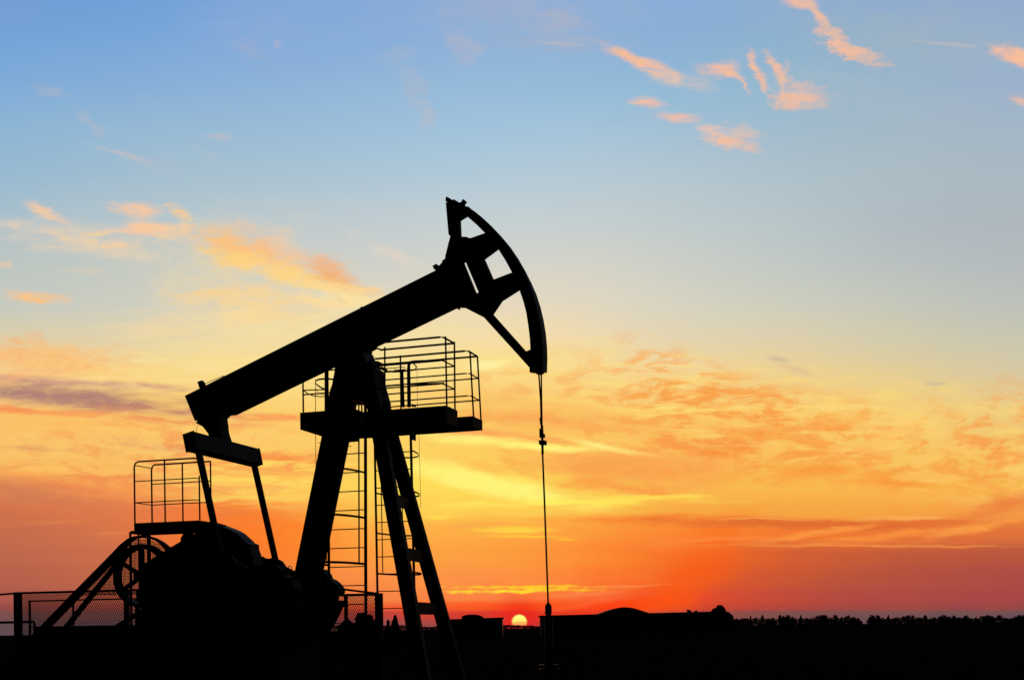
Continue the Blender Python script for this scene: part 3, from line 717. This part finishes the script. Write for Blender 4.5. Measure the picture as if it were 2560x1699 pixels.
# ---- the two caged ladders
def ladder(vL, xl, xr, D, sgn, hoops, top_l, top_r, straps, strap_y, rung_y0, rung_dy, rs):
    # xl, xr: (x at y=1100, x at y=1400) of the stiles
    def st(xx, y): return pv(xx[0] + (xx[1] - xx[0]) * (y - 1100) / 300, y, vL)
    o = None
    for xx, tp, rr in ((xl, top_l, rs[0]), (xr, top_r, rs[1])):
        b = BM(); bot = st(xx, 1760); tube(b, [st(xx, tp), st(xx, 1400), (bot.x, vL, .02)], rr, 7)
        if o is None: o = link('ladder', b, PIPE, jack, True)
        else: link('ladder_stile', b, PIPE, o, True)
    y = rung_y0
    while y < 1800:
        b = BM(); q = st(xr, y); l_ = st(xl, y); tube(b, [(l_.x, vL, q.z), q], .0095, 6); link('rung', b, PIPE, o, True)
        y += rung_dy
    def arcp(phi, y):
        q = st(xr, y); l_ = st(xl, y); c = (q.x + l_.x) / 2; R = (q.x - l_.x) / 2
        return Vector((c + R * math.cos(phi), vL + sgn * D * math.sin(phi), q.z))
    for y, rr in hoops:
        b = BM()
        P_ = [arcp(math.pi * i / 20, y) for i in range(21)]
        for i in range(20):
            a_, b_ = P_[i], P_[i + 1]
            vs = [b.verts.new(p + Vector((0, 0, s * rr))) for p in (a_, b_) for s in (-1, 1)]
            f = b.faces.new((vs[0], vs[2], vs[3], vs[1]))
        ex = bmesh.ops.solidify(b, geom=b.faces[:], thickness=.008)
        link('cage_hoop', b, PIPE, o)
    for phi, rr in straps:
        b = BM(); tube(b, [arcp(math.radians(phi), yy) for yy in (strap_y[0], (strap_y[0] + strap_y[1]) / 2, strap_y[1])], rr, 5); link('cage_strap', b, PIPE, o, True)
    return o
ladder(-.98, (819.5, 822), (913.5, 914), .86, -1, [(968, .014), (1068, .014), (1181, .016), (1294, .018), (1409, .019)], 915, 1000,
       [(15, .013), (128, .005), (80, .008)], (962, 1406), 1131 - 47 * 2, 47.2, (.023, .027))
ladder(.98, (936.5, 942), (1027, 1034), .86, 1, [(1125, .014), (1227, .015), (1328, .015), (1430, .016)], 1085, 1050,
       [(165, .010), (118, .010)], (1092, 1427), 1128, 43.4, (.021, .024))
# handrail hoops above the far hatch
b = BM(); tube(b, [pv(1022.8, 1017, .98), pv(1021.5, 925, .98), pv(1022, 912, .98), pv(1026, 905, .98), pv(1034, 903, .95), pv(1060, 901.5, .85), pv(1110, 900, .6)], .034, 8, r2=.012); link('hatch_handrail', b, PIPE, jack, True)
b = BM(); tube(b, [pv(1008, 1017, .9), pv(1004.5, 927, .9)], .028, 8); link('hatch_handrail', b, PIPE, jack, True)
b = BM(); tube(b, [pv(1024, 906, .9), pv(1034, 908, .9), pv(1041, 916, .9), pv(1038, 924, .9), pv(1026, 926, .9)], .012, 6); link('hatch_hoop', b, PIPE, jack, True)
b = BM(); tube(b, [pv(965, 928, .9), pv(985, 928.5, .9), pv(1004, 928, .9), pv(1016, 926, .9)], .018, 6); link('hatch_hoop', b, PIPE, jack, True)
b = BM(); tube(b, [pv(958, 921, .9), pv(980, 920, .9), pv(1008, 917, .9), pv(1013, 919, .9), pv(1012, 923, .9), pv(985, 925, .9)], .008, 6); link('hatch_hoop', b, PIPE, jack, True)
b = BM(); tube(b, [pv(963, 965, .9), pv(1003, 961.5, .9)], .014, 6); link('hatch_rail', b, PIPE, jack, True)
b = BM(); tube(b, [pv(1026, 961, .9), pv(1110, 957, .75)], .012, 6)
link('hatch_rail', b, PIPE, jack, True)
b = BM(); slab(b, [(1024, 1084), (1040, 1083), (1040, 1102), (1034, 1100), (1024, 1098)], .9, .1); link('hatch_plate', b, STEEL, jack)
b = BM(); slab(b, [(1029, 1008), (1040, 1013), (1041, 1017), (1029, 1017)], .5, .05); link('hatch_plate', b, STEEL, jack)
# loose wires hanging down from the walkway
b = BM(); tube(b, [pv(1042.5, 918, .9), pv(1043.5, 1010, .9), pv(1048, 1100, .9), pv(1050, 1180, .9), pv(1052, 1270, .9)], .0035, 5); link('hanging_wire', b, WIRE, jack)
b = BM(); tube(b, [pv(788, 968, -.8), pv(793, 978, -.8), pv(800, 984, -.8), pv(812, 987, -.8)], .004, 5); link('hanging_wire', b, WIRE, jack)
# flakes and bolts on the edges of the legs
for x, y in ((795, 1106), (871, 1114)):
    b = BM(); tube(b, [pv(x, y, -.3), pv(x + 7, y + 1, -.3)], .006, 5); link('step_bolt', b, STEEL, jack)

# ---- skid frame under the gearbox and foundation
wS = pv(200, 1564, .05).z; us0 = pv(129, 1564, .05).x; us1 = pv(720, 1560, 0).x
b = BM()
for v in (-.45, .45): bar(b, (us0, v, wS - .15), (us1, v, wS - .15), .30, .18, side=(0, 0, 1), flange=True)
for i in range(6):
    uu = us0 + .05 + i * (us1 - us0 - .1) / 5; box(b, uu - .05, uu + .05, -.355, .355, wS - .28, wS - .02)
box(b, us0 + .1, us0 + 1.25, -.30, .30, wS - .019, wS - .003)
link('skid_frame', b, STEEL, jack)

fnd = empty('concrete_foundation', ORG, -TH)
tag(fnd, 'raised concrete block foundation under the gearbox end of the pumpjack', 'foundation')
b = BM(); box(b, us0 - .1, us1 + .2, -.8, .8, -.2, wS - .31); o = link('plinth', b, CONCRETE, fnd)
bv = o.modifiers.new('bevel', 'BEVEL'); bv.width = .03; bv.segments = 2
b = BM(); box(b, min(e1_.x, e2_.x) - .5, max(e3_.x, e4_.x) + .5, -1.5, 1.5, -.2, .288); o = link('mast_base', b, CONCRETE, fnd)
bv = o.modifiers.new('bevel', 'BEVEL'); bv.width = .03; bv.segments = 2

# ================================================================== brake platform
plat = empty('service_platform', ORG, -TH)
tag(plat, 'small railed steel service platform on legs above the belt wheel', 'platform')
PN, PF = .10, .58
wp = pv(336, 1307, PN).z; u0 = pv(335, 1307, PN).x; u1 = pv(497, 1297, PN).x
b = BM(); box(b, u0, u1, PN, PF, wp - .13, wp)
box(b, u0 - .09, u1, PN + .02, PF - .02, wp - .19, wp - .132)
link('deck', b, STEEL, plat)
z_t = pv(336, 1154, PN).z; z_m = pv(337, 1203, PN).z; z_l = pv(337, 1256, PN).z
xa = pv(336, 1200, PN).x; xb = pv(379, 1200, PF).x; xc = pv(498.5, 1200, PN).x; xd = pv(527, 1200, PF).x
b = BM()
tube(b, [(xa, PN, wp), (xa, PN, z_t - .10), (xa + .02, PN, z_t - .03), (xa + .09, PN, z_t), (xc - .1, PN, z_t), (xc, PN, z_t - .03), (xc + .01, PN, z_t - .1)], .0155, 7)
tube(b, [(xb, PF, wp), (xb, PF, z_t - .10), (xb + .02, PF, z_t - .03), (xb + .07, PF, z_t), (xd, PF, z_t)], .0155, 7)
for z in (z_m, z_l):
    tube(b, [(xa, PN, z), (xc - .12, PN, z), (xc, PN, z - .01)], .010, 6); tube(b, [(xb, PF, z), (xd, PF, z)], .010, 6)
for z in (z_t - .06, z_l): tube(b, [(xa, PN, z), (xb, PF, z)], .009, 6)
gr = link('guard_rail', b, PIPE, plat, True)
for px, yy, v in ((412, 1142, PN), (456.5, 1153, PF), (498.5, 1189, PN), (527, 1146, PF)):
    b = BM(); x_ = pv(px, 1220, v).x; tube(b, [(x_, v, wp), (x_, v, min(z_t, pv(px, yy, v).z))], .0145, 7); link('post', b, PIPE, gr, True)
for px, v, rr in ((326.5, PN + .05, .022), (347, PF - .05, .016), (372.5, PF, .036), (470, PF, .030)):
    b = BM(); x_ = pv(px, 1400, v).x; tube(b, [(x_, v, .0), (x_, v, wp - .15)], rr, 8); link('leg', b, PIPE, plat, True)

# ================================================================== wellhead under the rod
rb = pv(1371, 1530, 0); rw = ORG + UX * rb.x
well = empty('wellhead', (rw.x, rw.y, 0), -TH)
tag(well, 'oil wellhead with stuffing box that the polished rod slides into', 'wellhead')
zt = pv(1370.5, 1508, 0).z; zb = pv(1370.5, 1536, 0).z
b = BM(); cylz(b, (0, 0), .046, zb - .05, zt - .01, 14); cylz(b, (0, 0), .03, zt - .01, zt + .01, 12); box(b, -.066, -.02, -.03, .03, zb + .02, zb + .035); cylz(b, (0, 0), .055, zb + .02, zt - .04, 14)
link('stuffing_box', b, STEEL, well, True)
b = BM(); cylz(b, (0, 0), .07, .1, zb - .05, 16); cylz(b, (0, 0), .16, .9, .95, 20); cylz(b, (0, 0), .16, .96, 1.01, 20); cylz(b, (0, 0), .2, .45, .52, 20); cylz(b, (0, 0), .13, 0, .45, 20)
link('casing_head', b, STEEL, well, True)
b = BM(); tube(b, [(0, 0, 1.2), (.45, 0, 1.2), (.55, 0, 1.1), (.55, 0, .05)], .035, 8); link('flow_line', b, PIPE, well, True)
b = BM(); tube(b, [(.25 + .08 * math.cos(a * math.pi / 8), .12, 1.2 + .08 * math.sin(a * math.pi / 8)) for a in range(16)], .01, 6, closed=True); tube(b, [(.25, 0, 1.2), (.25, .12, 1.2)], .015, 6); link('valve_wheel', b, PIPE, well, True)

# ================================================================== fences
fenL = empty('chain_link_fence', ORG, -TH)
tag(fenL, 'long chain-link fence with thick corner post behind the belt wheel', 'fence', 'chain-link fence sections around the well')
FV = 2.6
zt = pv(200, 1477.5, FV).z
ua = pv(45, 1478, FV).x; ub = pv(640, 1478, FV).x
b = BM(); bar(b, (ua, FV, zt), (ub, FV, zt), .045, .045); bar(b, (ua, FV, .12), (ub, FV, .12), .04, .04)
q = pv(-60, 1490, FV - .9); bar(b, (ua, FV, zt), (q.x, q.y, q.z), .04, .04); rl = link('top_rail', b, PIPE, fenL)
for px, w in ((45, .125), (316.5, .085), (345, .05), (600, .085)):
    b = BM(); x_ = pv(px, 1520, FV).x; box(b, x_ - w / 2, x_ + w / 2, FV - w / 2, FV + w / 2, 0, zt + .02); link('post', b, PIPE, fenL)
b = BM(); mesh_wires(b, [(ua + .06, zt - .02), (ub, zt - .02), (ub, .12), (ua + .06, .12)], FV + .03, ((.52, .85), (-.52, .85)), .040, .0060); link('wire_mesh', b, WIRE, fenL)
fenR = empty('chain_link_fence', ORG, -TH)
tag(fenR, 'short chain-link fence panel between the two ladders of the pumpjack', 'fence', 'chain-link fence sections around the well')
RV = 3.4
zt = pv(900, 1485.5, RV).z; ua = pv(770, 1485, RV).x; ub = pv(947, 1484, RV).x
b = BM(); bar(b, (ua, RV, zt), (ub, RV, zt), .05, .05); link('top_rail', b, PIPE, fenR); b = BM(); bar(b, (ua, RV, .12), (ub, RV, .12), .04, .04)
link('bottom_rail', b, PIPE, fenR); b = BM(); q0 = pv(858, 1472, RV - .4); q1 = pv(953, 1483, RV); bar(b, q0, (ub, RV, q1.z - .0), .035, .035); link('brace_rail', b, PIPE, fenR)
for px, w, y in ((865, .06, 1486), (947.5, .125, 1482)):
    b = BM(); x_ = pv(px, 1520, RV).x; box(b, x_ - w / 2, x_ + w / 2, RV - w / 2, RV + w / 2, 0, pv(px, y, RV).z); link('post', b, PIPE, fenR)
b = BM(); mesh_wires(b, [(ua + .04, zt - .02), (ub, zt - .02), (ub, .12), (ua + .04, .12)], RV + .03, ((.52, .85), (-.52, .85)), .042, .0066); link('wire_mesh', b, WIRE, fenR)

# low pipe railing in front of the long fence
lr = empty('pipe_railing', ORG, -TH)
tag(lr, 'low square pipe railing standing in front of the long chain-link fence', 'railing')
LV = 2.1
zz = pv(200, 1498.5, LV).z
b = BM(); bar(b, (pv(71, 1499, LV).x, LV, zz), (pv(372, 1498, LV).x, LV, zz), .032, .032); link('rail', b, PIPE, lr)
for px, w in ((74.5, .034), (183, .032), (340, .034)):
    b = BM(); x_ = pv(px, 1530, LV).x; box(b, x_ - w / 2, x_ + w / 2, LV - w / 2, LV + w / 2, 0, zz - .018); link('post', b, PIPE, lr)
# bent pipe at the left edge
bp_ = empty('flow_pipe', ORG, -TH)
tag(bp_, 'thick horizontal pipe with down-turned end at the left edge of the yard', 'pipe')
b = BM(); p0 = pv(-80, 1553, .9); p1 = pv(86, 1553.5, .9); tube(b, [(p0.x, .9, p1.z), (p1.x - .02, .9, p1.z), (p1.x, .9, p1.z - .02), (p1.x, .9, p1.z - .25)], .026, 8); link('pipe', b, PIPE, bp_, True)
b = BM(); tube(b, [(p1.x, .9, p1.z - .25), (p1.x, .9, 0)], .026, 8); link('support', b, PIPE, bp_, True)
b = BM(); tube(b, [(p1.x - 1.0, .9, p1.z), (p1.x - 1.0, .9, 0)], .02, 8); link('support', b, PIPE, bp_, True)

# ================================================================== ground
b = BM(); bmesh.ops.create_grid(b, x_segments=60, y_segments=60, size=30000)
g = link('ground', b, SOIL); tag(g, kind='structure')
# tufts of grass over the yard and field
random.seed(5); b = BM()
for i in range(5200):
    d = 6 + 90 * random.random() ** 2; a = random.uniform(-.5, .5); x, y = d * math.tan(a), d
    h = random.uniform(.05, .22); s = random.uniform(.01, .03); t = random.uniform(0, 6.28)
    for k in range(3):
        t += 2.1; lx, ly = math.cos(t) * h * .5, math.sin(t) * h * .5
        v0 = b.verts.new((x - s, y, .0)); v1 = b.verts.new((x + s, y, .0)); v2 = b.verts.new((x + lx, y + ly, h)); b.faces.new((v0, v1, v2))
o = link('grass', b, GRASSM); tag(o, 'sparse dry grass tufts over the dark ground around the pumpjack', 'grass', kind='stuff')

# ================================================================== buildings on the horizon
def hall(name, label, dist, x0, x1, y_roof, arch, group=None, tall=0.0):
    A = at(x0, y_roof[0], dist); B = at(x1, y_roof[1], dist)
    root = empty(name, (A.x, dist, 0)); tag(root, label, 'building')
    L = B.x - A.x; h = A.z; h2 = B.z; dp = 14.0
    b = BM(); lo = min(h, h2) - .25
    vs = [b.verts.new(p) for p in ((0, 0, 0), (L, 0, 0), (L, dp, 0), (0, dp, 0), (0, 0, h - .25), (L, 0, h2 - .25), (L, dp, h2 - .25), (0, dp, h - .25))]
    for f in ((0, 1, 5, 4), (1, 2, 6, 5), (2, 3, 7, 6), (3, 0, 4, 7), (4, 5, 6, 7)): b.faces.new([vs[i] for i in f])
    wall = link('wall', b, WALLM, root)
    b = BM(); vs = [b.verts.new(p) for p in ((-.3, -.4, h - .248), (L + .3, -.4, h2 - .248), (L + .3, dp + .4, h2 - .248), (-.3, dp + .4, h - .248), (-.3, -.4, h), (L + .3, -.4, h2), (L + .3, dp + .4, h2), (-.3, dp + .4, h))]
    for f in ((0, 1, 2, 3), (4, 5, 6, 7), (0, 1, 5, 4), (1, 2, 6, 5), (2, 3, 7, 6), (3, 0, 4, 7)): b.faces.new([vs[i] for i in f])
    roof = link('roof', b, ROOFM, root)
    if arch:
        (ax0, ay0), (ax1, ay1), (ax2, ay2) = arch
        p0, p1, p2 = at(ax0, ay0, dist), at(ax1, ay1, dist), at(ax2, ay2, dist)
        b = BM(); n = 18; rows = []
        for i in range(n + 1):
            t = i / n; x = p0.x + (p2.x - p0.x) * t; base = p0.z + (p2.z - p0.z) * t
            z = base + (p1.z - (p0.z + p2.z) / 2) * math.sin(math.pi * t) ** tall
            rows.append([b.verts.new((x - A.x, yy, zz)) for yy in (-.2, dp + .2) for zz in (base - .5, z)])
        for i in range(n):
            r_, s_ = rows[i], rows[i + 1]
            b.faces.new((r_[1], s_[1], s_[3], r_[3])); b.faces.new((r_[0], s_[0], s_[1], r_[1])); b.faces.new((r_[2], r_[3], s_[3], s_[2]))
        link('arched_roof', b, ROOFM, root)
    n = max(2, int(L / 4.2))
    for i in range(n):
        cx_ = (i + .5) * L / n
        if i % 4 == 2:
            b = BM(); box(b, cx_ - .9, cx_ + .9, -.05, -.003, 0, 2.3); d = link('door', b, ROOFM, root); continue
        b = BM()
        for (xa_, xb_, za, zb_) in ((-1, 1, 1.25, 1.33), (-1, 1, 2.22, 2.3), (-1, -.92, 1.332, 2.218), (.92, 1, 1.332, 2.218), (-.03, .03, 1.332, 2.218)):
            box(b, cx_ + xa_, cx_ + xb_, -.06, -.003, za, zb_)
        w_ = link('window', b, ROOFM, root)
        b = BM(); box(b, cx_ - .918, cx_ + .918, -.03, -.004, 1.335, 2.215); link('pane', b, GLASS, w_)
    return root
hall('hangar', 'long low hall with a wide arched roof in the middle, right of the sun', 250, 1353, 1781, (1537.5, 1527.5), ((1498, 1534), (1572, 1516.5), (1624, 1531.5)), tall=1.15)
hall('warehouse', 'small low building with a shallow domed roof, left of the sun', 250, 1122, 1256, (1547, 1542), ((1154, 1541), (1181, 1534.5), (1205, 1540.5)), tall=.5)

# ================================================================== trees
def crown(bm, H, W, base, n, leaf, seed, shape='round', dense=1.0):
    rnd = random.Random(seed)
    lobes = []
    for i in range(7):
        t = (i + .5) / 7; z = base + (H - base) * (t * .86 + .05)
        if shape == 'round': rr = W / 2 * math.sin(math.pi * (0.18 + .74 * t)) ** .8
        else: rr = W / 2 * (1.02 - t) ** .9
        a = rnd.uniform(0, 6.28); off = rr * rnd.uniform(.15, .6)
        lobes.append((math.cos(a) * off, math.sin(a) * off, z, rr * rnd.uniform(.55, .8), (H - base) / 7 * rnd.uniform(.9, 1.5)))
        a += rnd.uniform(1.8, 4); off = rr * rnd.uniform(.3, .65)
        lobes.append((math.cos(a) * off, math.sin(a) * off, z, rr * rnd.uniform(.4, .65), (H - base) / 7 * rnd.uniform(.8, 1.3)))
    for i in range(n):
        lx, ly, lz, lr_, lh = rnd.choice(lobes)
        d = Vector((rnd.gauss(0, 1), rnd.gauss(0, 1), rnd.gauss(0, 1))).normalized() * rnd.random() ** .4
        p = Vector((lx + d.x * lr_, ly + d.y * lr_, min(H, lz + d.z * lh)))
        s = leaf * rnd.uniform(.6, 1.4)
        x = Vector((rnd.gauss(0, 1), rnd.gauss(0, 1), rnd.gauss(0, 1))).normalized(); y = x.orthogonal().normalized()
        vs = [bm.verts.new(p + x * a * s + y * c * s * .7) for a, c in ((-1, 0), (0, -1), (1, 0), (0, 1))]
        bm.faces.new(vs)
def trunk(bm, H, base, r, seed):
    rnd = random.Random(seed); p = Vector((0, 0, 0)); pts = [p.copy()]
    for i in range(5): p = p + Vector((rnd.uniform(-1, 1) * r, rnd.uniform(-1, 1) * r, H * .17)); pts.append(p.copy())
    tube(bm, pts, r, 7, r2=r * .3)
    for i in range(6):
        s = pts[2 + i % 4]; a = rnd.uniform(0, 6.28); l = H * rnd.uniform(.14, .26)
        e = s + Vector((math.cos(a) * l * .7, math.sin(a) * l * .7, l * .8)); tube(bm, [s, (s + e) / 2 + Vector((0, 0, -.03 * H)), e], r * .35, 5, r2=r * .1)
def tree(name, label, px, ytop, dist, Wpx, n, leaf, seed, shape='round', group=None, base_f=.22):
    T = at(px, ytop, dist); H = T.z; W = Wpx / F_PX * dist
    root = empty(name, (T.x, T.y, 0)); tag(root, label, 'tree', group)
    b = BM(); trunk(b, H, H * base_f, H * .028, seed); link('trunk', b, BARK, root)
    b = BM(); crown(b, H, W, H * base_f, n, leaf, seed, shape); link('crown', b, LEAF, root)
    return root
tree('broadleaf_tree', 'round bushy tree seen through the short chain-link fence panel', 913, 1534, 70, 84, 5200, .11, 3, base_f=.05)
tree('broadleaf_tree', 'low bushy shrub-like tree left of the round one, behind the fence', 868, 1549, 72, 60, 2600, .10, 13, base_f=.05)
tree('conifer_tree', 'dark pointed conifer between the right fence post and the mast legs', 987, 1538, 90, 50, 3400, .10, 8, 'cone', base_f=.04)
tree('conifer_tree', 'smaller pointed conifer just left of the tall dark one', 970, 1548, 91, 34, 1700, .09, 11, 'cone', base_f=.04)
tree('broadleaf_tree', 'tall tree rising beside the right end of the long arched hall', 1798, 1512, 262, 56, 2200, .34, 21, base_f=.12)
tree('broadleaf_tree', 'lower bushy tree leaning out right of the hall-side tree', 1815, 1530, 260, 54, 1800, .32, 22, base_f=.1)
tree('broadleaf_tree', 'tree whose top just shows above the flat roof of the hall', 1722, 1523, 300, 20, 500, .35, 23, base_f=.15)
tree('broadleaf_tree', 'tiny tree peeking over the right part of the hall roof', 1740, 1525, 302, 12, 300, .3, 24, base_f=.15)

# row of field-edge trees: five mother trees, copied
GRP = 'trees along the far field edge'
kinds = []
for s in range(6):
    t_b = BM(); trunk(t_b, 1.0, .2, .025, 40 + s); c_b = BM()
    crown(c_b, 1.0, 1.0, .02, 1100, .042, 50 + s, 'cone' if s in (1, 4) else 'round')
    tm = bpy.data.meshes.new('trunk'); t_b.to_mesh(tm); t_b.free(); tm.materials.append(BARK)
    cm = bpy.data.meshes.new('crown'); c_b.to_mesh(cm); c_b.free(); cm.materials.append(LEAF)
    kinds.append((tm, cm))
tops = [(340, 196, 34), (368, 192, 34), (392, 187, 38), (432, 184, 40), (458, 186, 34), (486, 170, 40), (522, 180, 42), (566, 163, 46), (604, 186, 34), (640, 182, 40), (688, 164, 40), (712, 168, 36), (741, 162, 36),
        (770, 176, 34), (792, 180, 34), (830, 163, 46), (872, 184, 34), (906, 180, 40), (946, 166, 40), (974, 164, 38), (1000, 163, 36), (1030, 178, 34), (1066, 163, 44), (1108, 176, 40), (1138, 170, 34), (1160, 165, 34),
        (1192, 176, 40), (1222, 184, 34), (1240, 200, 26), (1300, 186, 30), (1322, 163, 40), (1360, 164, 36), (1392, 180, 34), (1432, 163, 46), (1470, 184, 30), (1492, 176, 34), (1540, 168, 42), (1572, 164, 38), (1602, 165, 36),
        (1640, 178, 36), (1682, 164, 46), (1722, 184, 32), (1746, 176, 34), (1790, 170, 38), (1814, 163, 40), (1850, 172, 36), (1884, 167, 36), (1922, 178, 38), (1962, 167, 38), (2000, 184, 34), (2032, 177, 34), (2080, 168, 40),
        (2112, 164, 38), (2140, 168, 36), (2195, 163, 46), (2240, 186, 34), (2268, 186, 34), (2308, 172, 38), (2335, 163, 40), (2360, 164, 40), (2395, 176, 40), (2440, 168, 44)]
rnd = random.Random(9)
big = {566: 'in the left part of the row', 830: 'a little right of the row start', 1066: 'left of the gap'}
shapes = ['round full crown', 'pointed crown', 'wide ragged crown', 'two-humped crown', 'narrow pointed crown', 'low spreading crown']
def copy_tree(src, loc, sc, rz):
    r = src.copy(); COL.objects.link(r); r.location = loc; r.scale = sc; r.rotation_euler = (0, 0, rz)
    for ch in src.children:
        c = ch.copy(); COL.objects.link(c); c.parent = r
    return r
mothers = []
ordinal = ['first', 'second', 'third', 'fourth', 'fifth', 'sixth', 'seventh', 'eighth', 'ninth', 'tenth', 'eleventh', 'twelfth', 'thirteenth', 'fourteenth', 'fifteenth', 'sixteenth', 'seventeenth', 'eighteenth', 'nineteenth', 'twentieth',
           'twenty-first', 'twenty-second', 'twenty-third', 'twenty-fourth', 'twenty-fifth', 'twenty-sixth', 'twenty-seventh', 'twenty-eighth', 'twenty-ninth', 'thirtieth', 'thirty-first', 'thirty-second', 'thirty-third', 'thirty-fourth']
for i, (zx, zy, zw) in enumerate(tops):
    k = 1 if zw >= 44 and i % 2 else (0, 2, 3, 5, 2, 4, 0, 3, 5)[i % 9]
    x, y = 1700 + zx / 2.748, 1476.5 + zy / 2.748
    dist = 900 + rnd.uniform(-25, 25)
    T = at(x, y, dist); W = zw / 2.748 * 1.8 / F_PX * dist
    sc = (W, W, T.z)
    have = next((m for kk, m in mothers if kk == k), None)
    if have is None:
        r = empty('field_tree', (T.x, T.y, 0), 0); r.scale = sc
        for nm, me in zip(('trunk', 'crown'), kinds[k]):
            c = bpy.data.objects.new(nm, me); COL.objects.link(c); c.parent = r
        mothers.append((k, r))
    else: r = copy_tree(have, (T.x, T.y, 0), sc, rnd.uniform(0, 6.28))
    left = zx < 1260
    idx = i if left else i - 29
    size = 'tall' if zy < 170 else ('low' if zy > 182 else 'middling')
    where = ('%s field tree rightwards from the hall' % ordinal[idx]) if left else ('%s field tree rightwards from the gap in the row' % ordinal[idx])
    tag(r, '%s %s, %s' % (size, shapes[k], where), 'tree', GRP)

# far low wood on the horizon, one dark mass
b = BM(); rnd = random.Random(4)
for i in range(15000):
    px_ = rnd.uniform(600, 1860); d = 1300 + rnd.uniform(-40, 40)
    top = 1563.5 - .004 * (px_ - 1300) + 2.0 * math.sin(px_ * .031) * math.sin(px_ * .013) + rnd.uniform(-1, .5) * (1.0 + .6 * math.sin(px_ * .11))
    P_ = at(px_, top, d); z = P_.z * rnd.random() ** .5
    s = rnd.uniform(.35, .9); t = rnd.uniform(0, 6.28)
    x = Vector((math.cos(t), math.sin(t), rnd.uniform(-.5, .5))); y = x.orthogonal().normalized()
    b.faces.new([b.verts.new(Vector((P_.x, P_.y, z)) + x * a * s + y * c * s) for a, c in ((-1, 0), (0, -1), (1, 0), (0, 1))])
for i in range(9000):
    px_ = rnd.uniform(1815, 2600)
    if 2148 < px_ < 2174: continue
    d = 915 + rnd.uniform(-12, 12)
    P_ = at(px_, 1547.5 - .008 * (px_ - 1850) * .5 + 2.2 * math.sin(px_ * .09) * math.sin(px_ * .041) + rnd.uniform(-1.5, .8), d); z = P_.z * rnd.random() ** .6
    s = rnd.uniform(.25, .6); t = rnd.uniform(0, 6.28)
    x = Vector((math.cos(t), math.sin(t), rnd.uniform(-.5, .5))); y = x.orthogonal().normalized()
    b.faces.new([b.verts.new(Vector((P_.x, P_.y, z)) + x * a * s + y * c * s) for a, c in ((-1, 0), (0, -1), (1, 0), (0, 1))])
o = link('distant_wood', b, LEAF); tag(o, 'low dark line of far-off woodland on the horizon below the setting sun', 'wood', kind='stuff')
